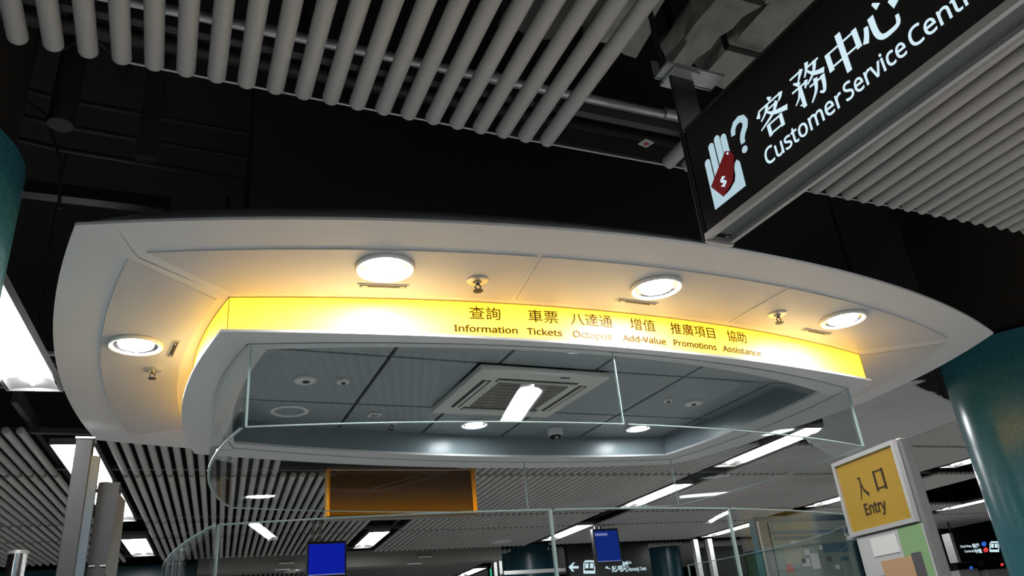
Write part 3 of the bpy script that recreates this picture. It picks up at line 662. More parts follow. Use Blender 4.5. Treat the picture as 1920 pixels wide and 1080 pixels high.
G = {
 '客': [([(.48, 1.0), (.56, .90)], .05, .12), ([(.12, .84), (.10, .76), (.05, .68)], .03, .13), ([(.12, .84), (.90, .84)], H, H), ([(.90, .86), (.86, .76), (.78, .68)], .13, .03), ([(.42, .82), (.30, .66), (.12, .54)], .09, .03), ([(.36, .70), (.70, .70)], H, H), ([(.72, .73), (.52, .50), (.05, .32)], .12, .03), ([(.34, .68), (.55, .50), (.97, .36)], .04, .14),
       ([(.30, .32), (.30, .0)], T, T), ([(.30, .31), (.72, .31)], H, H), ([(.72, .34), (.72, .0)], T, T), ([(.30, .05), (.72, .05)], H, H)],
 '務': [([(.06, .92), (.42, .92)], H, H), ([(.44, .95), (.26, .70)], .11, .03), ([(.12, .76), (.28, .62)], .04, .12), ([(.02, .56), (.46, .56)], H, H), ([(.48, .60), (.40, .42)], .11, .03), ([(.26, .58), (.26, .0)], T, T), ([(.26, .06), (.14, .12)], .09, .02), ([(.26, .54), (.16, .32), (.02, .20)], .08, .02),
       ([(.62, 1.0), (.56, .82), (.46, .68)], .11, .03), ([(.60, .86), (.94, .86)], H, H), ([(.84, .88), (.72, .62), (.48, .46)], .11, .03), ([(.58, .78), (.72, .60), (1.0, .48)], .04, .13), ([(.52, .36), (.90, .36)], H, H), ([(.92, .40), (.90, .16), (.84, .0), (.74, .06)], .12, .05), ([(.72, .46), (.66, .18), (.46, -.04)], .12, .03)],
 '中': [([(.12, .76), (.12, .28)], .13, .13), ([(.12, .73), (.90, .73)], H, H), ([(.90, .78), (.90, .28)], .13, .13), ([(.12, .36), (.90, .36)], H, H), ([(.51, 1.0), (.51, -.04)], .15, .13)],
 '心': [([(.16, .60), (.12, .42), (.04, .24)], .10, .14), ([(.32, .72), (.33, .30), (.42, .10), (.62, .06), (.82, .10), (.86, .30)], .15, .08), ([(.46, .96), (.56, .80)], .05, .15), ([(.80, .72), (.92, .52)], .05, .17)],
}
for ch, u0 in (('客', .315), ('務', .455), ('中', .580), ('心', .700)):
    strokes(G[ch], u0, .152, .118, .118).build('lettering', M['letter'], face)
# hand holding a card, with question mark
def rnd(cx, cy, r, a0, a1, n=8): return [(cx + r * math.cos(math.radians(a0 + (a1 - a0) * k / n)), cy + r * math.sin(math.radians(a0 + (a1 - a0) * k / n))) for k in range(n + 1)]
pg = MB()
for u, vb, vt in ((.082, .135, .235), (.113, .17, .276), (.144, .19, .284), (.172, .2, .270)):
    pg.prism([su(*q, FZ) for q in [(u - .0125, vb), (u + .0125, vb)] + rnd(u, vt, .0125, 0, 180)], IN * .001)
pg.prism([su(*q, FZ) for q in [(.0695, .07), (.213, .07), (.213, .155), (.203, .168), (.192, .16), (.186, .145), (.184, .125), (.176, .108), (.15, .095), (.127, .09), (.0695, .15)]], IN * .001)
pg.build('hand_symbol', M['pale'], face)
flat([(.075, .150), (.118, .088), (.135, .098), (.166, .110), (.178, .135), (.190, .165), (.197, .188), (.186, .210), (.168, .222)], M['card'], 'card_symbol', -.003)
mb = MB(); add_text(mb, text_tris('$', weight=.01), lambda u, v: su(.121 + u, .118 + v, -.0045), .024, .034, thick=IN * .001); mb.build('dollar_symbol', M['letter'], face)
flat([(p[0], p[1]) for p in rnd(.176, .208, .004, 0, 330, 10)], M['letter'], 'card_hole', -.0045)
mb = MB(); qc = [(.2135, .248), (.2175, .266), (.231, .280), (.249, .283), (.265, .275), (.2715, .259), (.266, .244), (.252, .230), (.2445, .216), (.2435, .200)]
for i in range(len(qc) - 1):
    a, b = Vector(qc[i]), Vector(qc[i + 1]); w_ = lambda k: .0085 + .003 * math.sin(math.pi * k / (len(qc) - 1))
    def nn(k): d = (Vector(qc[min(k + 1, len(qc) - 1)]) - Vector(qc[max(k - 1, 0)])).normalized(); return Vector((-d.y, d.x))
    q = [a + nn(i) * w_(i), b + nn(i + 1) * w_(i + 1), b - nn(i + 1) * w_(i + 1), a - nn(i) * w_(i)]
    mb.prism([su(v.x, v.y, FZ) for v in q], IN * .001)
mb.prism([su(*q, FZ) for q in rnd(.2435, .178, .0115, 0, 345, 18)], IN * .001); mb.build('question_mark', M['pale'], face)

# ------------------------------------------------------------------ services in the dark ceiling void
def pipe(pts, r, m, name, label, cat='pipe', seg=14, group=None): return tag(MB().tube(pts, r, seg).build(name, M[m], smooth=True), label, cat, group)
pp = thing('steel_pipe', 'bright steel pipe crossing above the near ceiling tubes', 'pipe', (1., 2.2, 3.62))
MB().tube([(-2.5, 2.19, 3.65), (4.6, 2.22, 3.65)], .021, 18).build('barrel', M['galv'], pp, smooth=True)
for x in (.18, 1.02, 1.86): MB().tube([(x - .03, 2.2, 3.65), (x + .03, 2.2, 3.65)], .027, 18).build('coupling', M['galv'], pp, smooth=True); MB().box(x + .1, x + .13, 2.19, 2.21, 3.67, 4.9).build('hanger_rod', M['iron'], pp)
pipe([(-.3, 2.25, 3.44), (1.2, 2.27, 3.43), (4.6, 2.3, 3.44)], .0045, 'galv', 'thin_rod', 'thin wire running just above the tube ends', 'wire')
pipe([(-2.5, 2.42, 3.7), (4.6, 2.46, 3.7)], .03, 'iron', 'dark_pipe', 'dark pipe parallel to the bright steel pipe')
ch = thing('support_channel', 'dark steel channel with a small tag below the black sign bracket', 'channel', (1.6, 2.35, 3.5))
MB().box(1.15, 2.6, 2.30, 2.36, 3.50, 3.545).build('web', M['iron'], ch); MB().box(1.15, 2.6, 2.30, 2.305, 3.47, 3.50).build('flange', M['iron'], ch)
q = at(1213, 268, 3.468); MB().obox((q.x - .025, q.y - .03, 3.462), (.05, .012, 0), (-.008, .05, .006), (0, 0, .003)).build('paper_tag', M['pwhite'], ch); MB().obox((q.x - .012, q.y - .012, 3.459), (.02, .005, 0), (-.003, .02, .003), (0, 0, .003)).build('tag_print', M['red'], ch)
def duct(cx, hw, y0, y1, z0, z1, m, label, seed):
    mb = MB(); ny, nc = 26, 20
    for j in range(ny + 1):
        y = y0 + (y1 - y0) * j / ny
        for k in range(nc):
            a = 2 * math.pi * (k + .5) / nc; sx = math.copysign(min(1, abs(math.cos(a)) * 1.35), math.cos(a)); sz = math.copysign(min(1, abs(math.sin(a)) * 1.35), math.sin(a))
            d = mnoise.noise(Vector((cx * 3 + sx * 1.3 + seed, y * 5, sz * 1.2))) * .05 + mnoise.noise(Vector((sx * 4 + seed, y * 16, sz * 4))) * .018
            mb.b.verts.new((cx + sx * (hw + d), y, (z0 + z1) / 2 + sz * ((z1 - z0) / 2 + d)))
    mb.b.verts.ensure_lookup_table(); V = mb.b.verts
    for j in range(ny):
        for k in range(nc): l = (k + 1) % nc; mb.b.faces.new((V[j * nc + k], V[j * nc + l], V[(j + 1) * nc + l], V[(j + 1) * nc + k]))
    mb.b.faces.new([V[k] for k in range(nc)]); mb.b.faces.new([V[ny * nc + k] for k in range(nc)])
    t = thing('wrapped_duct', label, 'duct', (cx, (y0 + y1) / 2, z0)); mb.build('wrapping', M[m], t, smooth=True)
    for f in (.25, .75):
        y = y0 + (y1 - y0) * f; MB().box(cx - hw - .035, cx + hw + .035, y - .012, y + .012, z0 - .03, z0 - .022).build('strap', M['iron'], t); MB().box(cx + hw + .028, cx + hw + .036, y - .012, y + .012, z0 - .03, 4.9).build('hanger', M['iron'], t); MB().box(cx - hw - .036, cx - hw - .028, y - .012, y + .012, z0 - .03, 4.9).build('hanger', M['iron'], t)
    return t
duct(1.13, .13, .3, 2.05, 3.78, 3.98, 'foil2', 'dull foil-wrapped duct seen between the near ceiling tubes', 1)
duct(1.46, .11, .3, 2.02, 3.77, 3.95, 'foil', 'crumpled foil-wrapped duct over the right end of the tube row', 2)
duct(1.76, .07, .3, 1.97, 3.70, 3.84, 'foil', 'wrapped pipe with a rusty torn end left of the black sign', 3)
duct(2.10, .17, 1.12, 2.06, 3.74, 3.92, 'foil', 'stained wrapped duct right above the corner of the black sign', 4)
br = thing('sign_bracket', 'galvanised angle bracket over the left end of the black sign', 'bracket', (1.5, 1.7, 3.37))
MB().box(1.44, 1.68, 1.66, 1.74, 3.375, 3.385).build('plate', M['galv'], br); MB().box(1.44, 1.68, 1.735, 1.745, 3.375, 3.45).build('upright', M['galv'], br); MB().box(1.445, 1.46, 1.70, 1.715, 3.385, 3.72).build('hanger_rod', M['iron'], br)
# left part of the void: strut, conduits, cable loops
def slim(pts, r, m, name, label, cat): return pipe(pts, r, m, name, label, cat)
q0, q1 = at(259, 110, 3.55), at(259, 330, 3.55)
v = Vector((-.24, 2.75, 0)); tag(MB().obox((v.x, v.y, 3.42), (.07, 0, 0), (0, .05, 0), (0, 0, 1.48)).build('hanging_strut', M['iron']), 'dark upright hanging strut left of centre in the ceiling void', 'strut')
for i, (za, ya) in enumerate(((3.95, 3.2), (3.88, 3.3), (3.82, 3.4))): slim([(-1.5, ya, za + .12), (-.6, ya, za), (.2, ya + .02, za - .02)], .012, 'iron', 'conduit', ('top', 'middle', 'bottom')[i] + ' of three thin conduits behind the hanging strut', 'conduit')
slim([(-.52, 2.6, 3.72), (-.44, 2.62, 3.84), (-.36, 2.66, 3.80), (-.30, 2.68, 3.66), (-.29, 2.7, 4.9)], .007, 'cable', 'cable_loop', 'drooping cable loop under the third near tube', 'cable')
slim([(-1.0, 2.9, 3.72), (-.8, 2.94, 3.82), (-.6, 2.98, 3.7), (-.52, 3.0, 3.5), (-.5, 3.02, 3.3)], .006, 'cable', 'hanging_cable', 'thin cable hanging above the left end of the canopy', 'cable')
slim([(-.50, 2.75, 3.5), (-.50, 2.75, 4.9)], .045, 'iron', 'drain_pipe', 'thick dark upright pipe behind the cable loop', 'pipe')
tag(MB().box(-1.6, -.12, 3.3, 3.36, 3.52, 3.58).build('dark_beam', M['iron']), 'dark steel beam above the left end of the canopy', 'beam')
tag(MB().prism([(-.86, 2.95, 3.62), (-.70, 2.95, 3.67), (-.86, 2.95, 3.78)], (0, .01, 0)).build('gusset', M['galv']), 'small grey triangular gusset plate beside the left column', 'bracket')
bx = tag(MB().box(-.78, -.70, 2.9, 2.96, 3.86, 3.93).build('junction_box', M['iron'], bevel=.004), 'small junction box near the left column', 'box')
# canopy hangers
for i, p in enumerate(((.2, 3.2), (4., 3.3), (.2, 5.4), (4., 5.5))):
    tag(MB().tube([(p[0], p[1], 3.33), (p[0], p[1], 4.9)], .012, 10).build('suspension_rod', M['iron']), 'dark rod hanging the canopy at its %s corner' % ('left front', 'right front', 'left rear', 'right rear')[i], 'rod', 'rods that hang the canopy')
# ------------------------------------------------------------------ dust sheet
sh = [at(*q, 3.27).to_2d() for q in ((1690, 713), (1738, 716), (1716, 725), (1800, 758), (1808, 791), (1722, 806), (1705, 818), (1680, 817), (1640, 838), (1600, 856), (1560, 856), (1505, 826), (1545, 800), (1540, 770), (1640, 735))]
mb = MB(); f = mb.b.faces.new([mb.b.verts.new((p.x, p.y, 3.27)) for p in sh]); bmesh.ops.triangulate(mb.b, faces=[f])
for _ in range(5): bmesh.ops.subdivide_edges(mb.b, edges=[e for e in mb.b.edges if e.calc_length() > .07], cuts=1, use_grid_fill=True); bmesh.ops.triangulate(mb.b, faces=mb.b.faces[:])
for v in mb.b.verts: v.co.z += mnoise.noise(Vector((v.co.x * 2.2, v.co.y * 1.6, 3))) * .05 + abs(mnoise.noise(Vector((v.co.x * 5 + v.co.y * 3, v.co.y * 2, 9)))) * .03
ss = mb.build('dust_sheet', M['sheet'], smooth=True); so = ss.modifiers.new('thickness', 'SOLIDIFY'); so.thickness = .004
tag(ss, 'creased grey dust sheet slung under the ceiling beside the teal column', 'dust sheet')
# ------------------------------------------------------------------ amber sign behind the booth
Ya = 6.88
al, ar = aty(612, 970, Ya), aty(896, 968, Ya); at0 = aty(612, 878, Ya)
am = thing('amber_sign', 'hanging sign box with dark amber back and gold end strips behind the booth', 'sign', ((al.x + ar.x) / 2, Ya, al.z))
x0, x1, z0, z1 = al.x, ar.x, (al.z + ar.z) / 2, at0.z
MB().box(x0 + .03, x1 - .03, Ya + .012, Ya + .11, z0 + .02, z1).build('housing', M['signside'], am); MB().box(x0 + .03, x1 - .045, Ya, Ya + .012, z0 + .025, z1 - .01).build('back_panel', M['amber'], am)
MB().box(x0, x0 + .028, Ya - .012, Ya + .12, z0, z1).build('end_strip', M['gold'], am, bevel=.006); MB().box(x1 - .045, x1, Ya - .012, Ya + .12, z0, z1).build('end_strip', M['gold'], am, bevel=.006)
MB().box(x0, x1, Ya - .014, Ya + .12, z0 - .005, z0 + .018).build('bottom_rail', M['bulk'], am); MB().box(x0 + .03, x1 - .03, Ya - .004, Ya + .0, z1 - .02, z1 - .012).build('top_trim', M['silver'], am)
for x in (x0 + .2, x1 - .2): MB().tube([(x, Ya + .06, z1), (x, Ya + .06, 4.9)], .012, 10).build('hanger_rod', M['iron'], am)
# ------------------------------------------------------------------ monitors
def monitor(x0, x1, z0, z1, y, label, scr, bars):
    t = thing('monitor', label, 'monitor', ((x0 + x1) / 2, y, z0), 'hanging blue monitors')
    MB().box(x0, x1, y, y + .09, z0, z1).build('casing', M['bezel'], t, bevel=.008)
    b = .022; s = MB().box(x0 + b, x1 - b, y - .003, y + .002, z0 + b * 3, z1 - b * 1.4).build('screen', M[scr], t)
    if bars: MB().box(x0 + b + .005, x0 + .26, y - .005, y - .002, z1 - .11, z1 - .07).build('heading_bar', M['bar'], s)
    MB().box(x0 + b, x1 - b, y - .005, y - .002, z0 + b * 3, z0 + b * 3 + .012).build('ticker_bar', M['bar'], s)
    for x in (x0 + .06, x0 + .15): MB().box(x, x + .03, y + .03, y + .06, z1, TUBEZ - .006).build('hanger', M['bulk'], t)
    return t
ym = 10.2; a, b = aty(576, 1016, ym), aty(650, 1016, ym); c = aty(578, 1081, ym)
monitor(a.x, b.x, c.z - .06, a.z, ym, 'hanging monitor with a bright blue screen, left of the two', 'blue', False)
ym = 11.5; a, b = aty(1111, 992, ym), aty(1159, 996, ym); c = aty(1122, 1062, ym)
monitor(a.x, b.x, c.z, a.z, ym, 'hanging monitor with a dim blue screen above the arrow sign', 'blue2', True)
# ------------------------------------------------------------------ entry pylon
dp = ray(1562, 872); dp = EYE + dp * (4.3 / math.hypot(dp.x, dp.y)); az = math.radians(10.4); EN = Vector((-math.cos(az), math.sin(az), 0)); EU = Vector((-math.sin(az), -math.cos(az), 0))
def ep(px, py): q = atp(px, py, dp, EN); return (q - dp).dot(EU), q.z
W_ = ep(1675, 822)[0]; ztop = (ep(1562, 872)[1] + ep(1675, 822)[1]) / 2; zbot = (ep(1598, 1010)[1] + ep(1703, 980)[1]) / 2
def eo(u, z, d=0.): return Vector((dp.x, dp.y, z)) + EU * u - EN * d   # d > 0 goes into the pylon
py_ = thing('entry_pylon', 'steel pylon with a yellow entry sign box and a poster below', 'pylon', eo(W_ / 2, 0, .05))
MB().obox(eo(.01, 0, .012), EU * (W_ + .0), Vector((0, 0, ztop + .008)), -EN * .075).build('post', M['pylon'], py_, bevel=.02)
fr = MB(); fb_ = .02
for u0, u1, za, zb in ((0, fb_, zbot, ztop), (W_ - fb_, W_, zbot, ztop), (fb_, W_ - fb_, zbot, zbot + fb_), (fb_, W_ - fb_, ztop - fb_, ztop)): fr.obox(eo(u0, za, -.012), EU * (u1 - u0), Vector((0, 0, zb - za)), -EN * .024)
fr.build('sign_frame', M['silver'], py_)
ef = tag(MB().obox(eo(fb_, zbot + fb_, .0), EU * (W_ - 2 * fb_), Vector((0, 0, ztop - zbot - 2 * fb_)), -EN * .02).build('sign_face', M['entry'], py_), 'yellow face lettered in dark brown')
def on_entry(u0, v0): return lambda u, v: eo(u0 + u, v0 + v, -.002)
def e6(x, y): return ep(1400 + x / 4.5, 840 + y / 4.5)
tl = e6(1010, 565); trr = e6(1183, 500); mb = MB(); add_text(mb, text_tris('Entry', weight=.014), on_entry(tl[0], (e6(1010, 562)[1] + e6(1150, 535)[1]) / 2), trr[0] - tl[0], .052, thick=-EN * .001); mb.build('lettering', M['etext'], ef)
def estroke(S, u0, v0, wu, hv):
    mb = MB()
    for a, b, wa, wb in S:
        a, b = Vector(a), Vector(b); d = (b - a).normalized(); nn = Vector((-d.y, d.x)); q = [a + nn * wa / 2, b + nn * wb / 2, b - nn * wb / 2, a - nn * wa / 2]
        mb.prism([eo(u0 + p.x * wu, v0 + p.y * hv, -.002) for p in q], -EN * .001)
    return mb
r1 = e6(915, 240), e6(1038, 400); estroke([((.16, .98), (.42, .98), .07, .10), ((.40, 1.0), (.38, .62), .13, .12), ((.38, .64), (.24, .28), .12, .09), ((.24, .30), (.02, -.05), .09, .05), ((.40, .72), (.62, .30), .08, .14), ((.62, .32), (1.0, .06), .14, .2)], r1[0][0], r1[1][1] - .002, r1[1][0] - r1[0][0], .094).build('lettering', M['etext'], ef)
r2 = e6(1055, 185), e6(1190, 340); estroke([((.08, 1.0), (.08, -.06), .17, .17), ((.08, .95), (.92, .95), .075, .075), ((.92, 1.03), (.92, -.06), .19, .19), ((.08, .08), (.92, .08), .075, .075)], r2[0][0], r2[1][1] + .005, r2[1][0] - r2[0][0], .088).build('lettering', M['etext'], ef)
po = MB().obox(eo(.03, zbot - .75, .001), EU * (W_ - .02), Vector((0, 0, .742)), -EN * .01).build('poster', M['pwhite'], py_)
def pp_(u0, u1, za, zb, m, name, d=-.0015): MB().obox(eo(.03 + u0 * (W_ - .02), zbot - .75 + za, d), EU * ((u1 - u0) * (W_ - .02)), Vector((0, 0, zb - za)), -EN * .003).build(name, m, po)
pp_(.66, 1.0, .35, .742, M['pgreen'], 'poster_block'); pp_(.30, .80, .30, .62, M['porange'], 'poster_block', -.0025); pp_(.22, .62, .645, .725, M['trim'], 'poster_title', -.003); pp_(.03, .28, .40, .56, M['pdark'], 'poster_picture', -.0025); pp_(.76, .90, .52, .63, M['pdark'], 'poster_picture', -.003); pp_(.42, .56, .30, .42, M['pyel'], 'poster_block', -.0035)
# ------------------------------------------------------------------ tall steel post, left
Yp = 5.35
lp = thing('steel_post', 'tall grey steel post with a bright side strip at lower left', 'post', (aty(130, 950, Yp).x, Yp, 0))
xa = aty(143, 822, Yp); xb = aty(165, 822, Yp); xl = (aty(143, 822, Yp).x + aty(104, 1080, Yp).x) / 2
zt = xa.z; xr = xl + .095
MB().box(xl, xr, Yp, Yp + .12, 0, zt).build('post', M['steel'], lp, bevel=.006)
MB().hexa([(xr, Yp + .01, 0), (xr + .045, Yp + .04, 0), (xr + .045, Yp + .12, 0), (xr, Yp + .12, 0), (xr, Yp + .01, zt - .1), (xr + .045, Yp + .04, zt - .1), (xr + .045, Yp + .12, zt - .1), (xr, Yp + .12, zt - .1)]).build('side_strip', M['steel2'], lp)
MB().box(xl - .005, xr + .01, Yp - .005, Yp + .125, zt, zt + .012).build('cap', M['silver'], lp)
zz = aty(190, 905, Yp + .15).z
gt = thing('gate_cabinet', 'grey steel cabinet standing right of the tall steel post', 'cabinet', (xr + .13, Yp + .25, 0))
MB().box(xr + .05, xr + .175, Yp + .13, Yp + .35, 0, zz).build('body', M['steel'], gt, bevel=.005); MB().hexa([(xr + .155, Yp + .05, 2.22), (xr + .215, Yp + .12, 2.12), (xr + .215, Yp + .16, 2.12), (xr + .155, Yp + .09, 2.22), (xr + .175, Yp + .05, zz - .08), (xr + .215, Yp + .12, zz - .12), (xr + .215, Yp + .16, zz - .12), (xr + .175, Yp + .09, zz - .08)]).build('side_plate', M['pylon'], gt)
for u in (.06, .12): MB().box(xr + u, xr + u + .03, Yp + .12, Yp + .131, 2.26, 2.268).build('hinge', M['silver'], gt)
x9 = aty(30, 1060, 6.0); rp = thing('chrome_pole', 'short chrome pole catching a lamp at the lower left corner', 'pole', (x9.x, 6, 0))
MB().tube([(x9.x, 6, 0), (x9.x, 6, aty(28, 1040, 6).z)], .055, 24).build('barrel', M['chrome'], rp, smooth=True); MB().lathe([(.06, 0), (.06, .02), (0, .03)], (x9.x, 6, aty(28, 1040, 6).z), 24).build('cap', M['silver'], rp, smooth=True)
# ------------------------------------------------------------------ far concourse: columns, signs, boards
def farcol(px0, px1, y, ztop, label):
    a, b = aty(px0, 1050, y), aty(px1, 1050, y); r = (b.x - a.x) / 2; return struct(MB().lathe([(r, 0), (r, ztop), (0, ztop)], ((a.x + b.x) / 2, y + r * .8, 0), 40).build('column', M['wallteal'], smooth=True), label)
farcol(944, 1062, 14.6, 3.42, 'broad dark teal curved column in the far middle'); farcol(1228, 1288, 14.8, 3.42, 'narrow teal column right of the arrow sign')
a = aty(944, 1076, 13.96); b = aty(1059, 1066, 13.96); lt = thing('light_trough', 'thin hanging light trough in front of the broad teal column', 'light trough', ((a.x + b.x) / 2, 13.96, a.z - .02))
MB().box(a.x, b.x, 13.93, 13.99, a.z - .02, a.z + .045).build('trough', M['silver'], lt)
for x in (a.x + .1, b.x - .1): MB().tube([(x, 13.96, a.z + .045), (x, 13.96, 4.9)], .008, 8).build('hanger_rod', M['iron'], lt)
yS = 13.9
def sgn(name, px, label, y=yS, z1=4.9):
    a, b = aty(px[0], px[1], y), aty(px[2], px[3], y); t = thing(name, label, 'sign', ((a.x + b.x) / 2, y, b.z)); f_ = MB().box(a.x, b.x, y, y + .12, b.z, a.z).build('panel', M['signblk'], t)
    for x in (a.x + .1, b.x - .1): MB().tube([(x, y + .06, a.z), (x, y + .06, z1)], .018, 10).build('hanger_rod', M['iron'], t)
    return t, f_, a, b
def wtext(body, px0, py, px1, y, h, par, m='letter', lat=True):
    a, b = aty(px0, py, y), aty(px1, py, y); mb = MB(); add_text(mb, text_tris(body, lat, weight=.008), lambda u, v: (a.x + u, y - .004, a.z + v), b.x - a.x, h, thick=(0, .002, 0)); return mb.build('lettering', M[m], par)
def pxpoly(pts, y, m, par, name, d=.004): return MB().prism([tuple(aty(*q, y - d)) for q in pts], (0, .003, 0)).build(name, M[m], par)
t, f_, a, b = sgn('direction_sign', (1062, 1022, 1224, 1080), 'black hanging sign with a left arrow and a train symbol')
pxpoly([(1066, 1063), (1075, 1054.5), (1078, 1055), (1073, 1061), (1085, 1061.5), (1085, 1066), (1073, 1066), (1077, 1071.5), (1073, 1071.5)], yS, 'letter', f_, 'arrow')
def train(cx, cy, s, y, par):
    hw, hh = 11 * s, 12.5 * s; out = [(cx - hw, cy + hh), (cx - hw, cy - hh * .6), (cx - hw * .7, cy - hh), (cx + hw * .7, cy - hh), (cx + hw, cy - hh * .6), (cx + hw, cy + hh)]
    o = pxpoly(out, y, 'letter', par, 'train_symbol'); pxpoly([(cx - hw * .8, cy + hh * .55), (cx - hw * .8, cy - hh * .7), (cx + hw * .8, cy - hh * .7), (cx + hw * .8, cy + hh * .55)], y, 'signblk', par, 'train_front', .007)
    for s_ in (-1, 1): pxpoly([(cx + s_ * hw * .4 - hw * .28, cy + hh * .2), (cx + s_ * hw * .4 - hw * .28, cy - hh * .55), (cx + s_ * hw * .4 + hw * .28, cy - hh * .55), (cx + s_ * hw * .4 + hw * .28, cy + hh * .2)], y, 'letter', par, 'train_window', .01)
train(1105, 1063, 1., yS, f_)
wtext('堅尼地城', 1136, 1072, 1180, yS, .16, f_, lat=False); wtext('Kennedy Town', 1180, 1071, 1212, yS, .075, f_); wtext('Island Line', 1165, 1058, 1184, yS, .06, f_)
t, f_, a, b = sgn('dark_signboard', (1318, 1026, 1402, 1078), 'unlit black sign board left of the map board', 13.85)
t, f_, a, b = sgn('train_sign', (1782, 1000, 1896, 1048), 'black hanging sign with train symbol and blue and red discs', 12.5, TUBEZ - .006)
MB().box(a.x - .09, a.x, 12.46, 12.66, b.z, a.z).build('end_strip', M['gold'], t).data.materials[0] = M['silver']
wtext('Chai Wan', 1801, 1027, 1822, 12.5, .05, f_); wtext('柴灣', 1824, 1027, 1838, 12.5, .085, f_, lat=False); wtext('Central', 1809, 1036, 1826, 12.5, .05, f_); wtext('中環', 1828, 1037, 1842, 12.5, .085, f_, lat=False)
for cx, cy, m in ((1845, 1020, 'lblue'), (1848.5, 1031, 'lred')): pxpoly([(cx + 4.6 * math.cos(k * .4), cy + 4.6 * math.sin(k * .4)) for k in range(15)], 12.5, m, f_, 'line_disc')
train(1864.5, 1025, .8, 12.5, f_)
for px0, px1, top, lb, dm in ((1797, 1836, 1058, 'left of the two ticket machines under the train sign', 'lblue'), (1848, 1898, 1052, 'right of the two ticket machines under the train sign', 'lred')):
    y = 12.9; a, b = aty(px0, 1075, y), aty(px1, 1075, y); zt_ = aty(px0, top, y).z; zm = aty(px0, 1068, y).z
    t = thing('ticket_machine', lb, 'ticket machine', ((a.x + b.x) / 2, y, 0)); MB().box(a.x + .04, b.x, y, y + .5, 0, zm).build('body', M['machine'], t, bevel=.01); hd = MB().box(a.x, b.x, y - .03, y + .5, zm, zt_).build('header', M['signblk'], t)
    cx = px0 + (px1 - px0) * .62; pxpoly([(cx + 3 * math.cos(k * .5), top + 6.5 + 3 * math.sin(k * .5)) for k in range(12)], y - .03, dm, hd, 'line_disc')
# map board
ymp = 8.6; a, b = aty(1412, 968, ymp), aty(1588, 966, ymp)
mp = thing('map_board', 'large glazed station map board with a teal frame behind the booth', 'map', ((a.x + b.x) / 2, ymp, 0)); zt_ = (a.z + b.z) / 2
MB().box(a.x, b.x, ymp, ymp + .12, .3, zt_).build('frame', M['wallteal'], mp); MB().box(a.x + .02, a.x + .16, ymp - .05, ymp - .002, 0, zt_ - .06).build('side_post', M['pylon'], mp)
mf = MB().box(a.x + .22, b.x - .05, ymp - .012, ymp - .001, .5, zt_ - .08).build('map_sheet', M['mapbg'], mp)
W2 = b.x - a.x - .27
def mpat(u0, u1, z0_, z1_, m, nm='map_block'): MB().box(a.x + .22 + u0 * W2, a.x + .22 + u1 * W2, ymp - .016, ymp - .0125, zt_ + z0_, zt_ + z1_).build(nm, M[m], mf)
mpat(.04, .45, -.18, -.10, 'maptan', 'map_title'); mpat(.0, 1., -.24, -.20, 'mapbl'); mpat(.03, .55, -.31, -.27, 'mapbl'); mpat(.6, .95, -.5, -.38, 'mapbl'); mpat(.1, .35, -.62, -.4, 'maptan'); mpat(.42, .52, -.7, -.5, 'pwhite'); mpat(.3, .4, -.66, -.56, 'pwhite'); mpat(.1, .18, -.72, -.62, 'red'); mpat(.62, .68, -.62, -.55, 'pdark'); mpat(.55, .6, -.46, -.40, 'pwhite'); mpat(.36, .42, -.52, -.44, 'pwhite'); mpat(.7, .76, -.72, -.66, 'pwhite'); mpat(.22, .3, -.36, -.33, 'pwhite'); mpat(.8, .9, -.62, -.56, 'mapbl')
# steel uprights and exit lamp in the far middle
for px, lb in ((1309, 'left steel upright right of the narrow teal column'), (1336, 'right steel upright beside the unlit sign board')):
    q = aty(px, 1040, 13.4); tag(MB().box(q.x - .05, q.x + .05, 13.4, 13.5, 0, 3.25).build('steel_upright', M['silver']), lb, 'post')
q = aty(925, 1074, 15.5); ex = thing('exit_lamp', 'small green exit lamp in the far middle', 'exit sign', (q.x, 15.5, q.z - .1)); MB().box(q.x - .09, q.x + .09, 15.5, 15.58, q.z - .1, q.z + .1).build('casing', M['bezel'], ex); MB().box(q.x - .07, q.x + .07, 15.495, 15.5, q.z - .08, q.z + .08).build('lens', M['lgreen'], ex); MB().tube([(q.x, 15.54, q.z + .1), (q.x, 15.54, TUBEZ - .006)], .015, 8).build('hanger_rod', M['iron'], ex)
for px, lb in ((929, 'left pale upright beside the exit lamp'), (939, 'right pale upright beside the broad teal column')):
    q = aty(px, 1060, 14.1); tag(MB().box(q.x - .03, q.x + .03, 14.1, 14.16, 0, 3.1).build('pale_upright', M['silver']), lb, 'post')
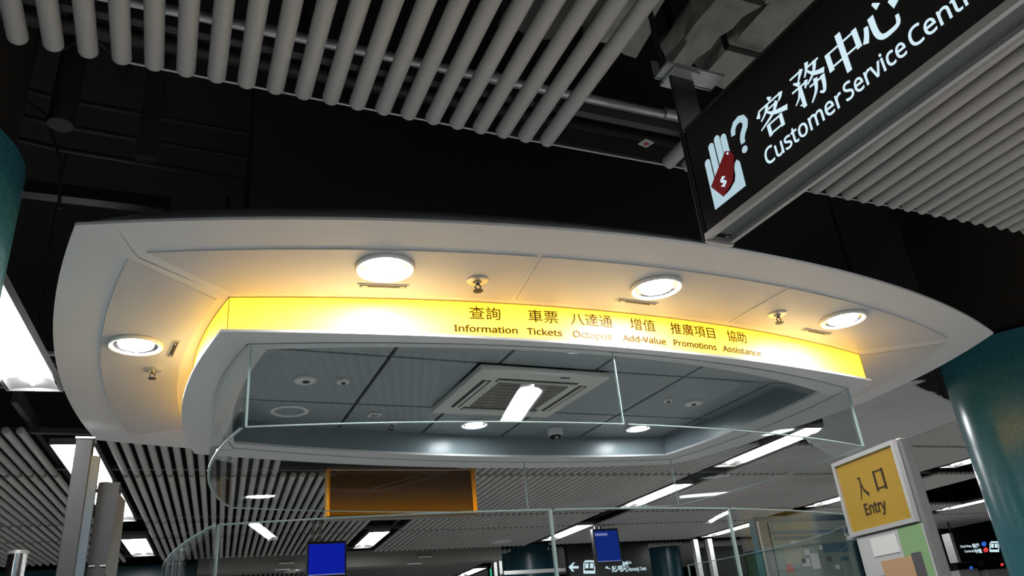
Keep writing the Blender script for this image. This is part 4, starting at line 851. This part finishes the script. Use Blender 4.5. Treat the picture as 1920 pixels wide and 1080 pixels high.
# ceiling speaker and lights on the far bulkhead
q = at(939, 1016, TUBEZ); spk = thing('ceiling_speaker', 'round pale speaker among the far ceiling tubes', 'speaker', (q.x, q.y, TUBEZ - .02)); MB().lathe([(.17, .01), (.17, -.006), (.15, -.012), (0, -.012)], (q.x, q.y, TUBEZ), 28).build('grille', M['sheet'], spk, smooth=True); MB().lathe([(.18, .02), (.18, -.004), (.17, -.006), (.17, .02)], (q.x, q.y, TUBEZ), 28).build('rim', M['trim'], spk, smooth=True)
for px, py, lb in ((537, 1056, 'upper left slot lamp on the grey bulkhead'), (529, 1068, 'lower left slot lamp on the grey bulkhead'), (797, 1044, 'upper right slot lamp on the grey bulkhead'), (777, 1057, 'lower right slot lamp on the grey bulkhead')):
    q = aty(px, py, 13.94); t = thing('slot_lamp', lb, 'light', (q.x, 13.9, q.z), 'slot lamps on the bulkhead'); MB().box(q.x - .13, q.x + .13, 13.92, 13.95, q.z - .012, q.z + .012).build('rim', M['silver'], t, bevel=.005); MB().box(q.x - .11, q.x + .11, 13.915, 13.92, q.z - .006, q.z + .006).build('lens', M['trim'], t)

q = at(545, 1074, 3.095); t = thing('bulkhead_speaker', 'bright round speaker under the grey bulkhead left of the blue monitor', 'speaker', (q.x, 14.1, 3.08)); MB().lathe([(.19, .004), (.19, -.01), (.15, -.014), (.14, -.006)], (q.x, 14.1, 3.095), 28).build('rim', M['silver'], t, smooth=True); MB().lathe([(.14, .0), (.08, -.012), (0, -.016)], (q.x, 14.1, 3.095), 28).build('grille', M['trim'], t, smooth=True)

# services beside the left lamp lane
ct = thing('cable_tray', 'dark cable tray with pale rungs below the first left fluorescent light', 'cable tray', (-1.0, 5.8, 3.6))
for x in (-1.25, -.55): MB().box(x, x + .03, 5.45, 6.35, 3.6, 3.66).build('side_rail', M['iron'], ct)
for k, y in enumerate((5.5, 5.68, 5.86, 6.04, 6.22)): MB().box(-1.22, -.55, y, y + .035, 3.6, 3.62).build('rung', M['galv'] if k % 2 == 0 else M['iron'], ct)
for x in (-1.235, -.535): MB().tube([(x, 5.9, 3.65), (x, 5.9, 4.9)], .006, 8).build('hanger_rod', M['iron'], ct)
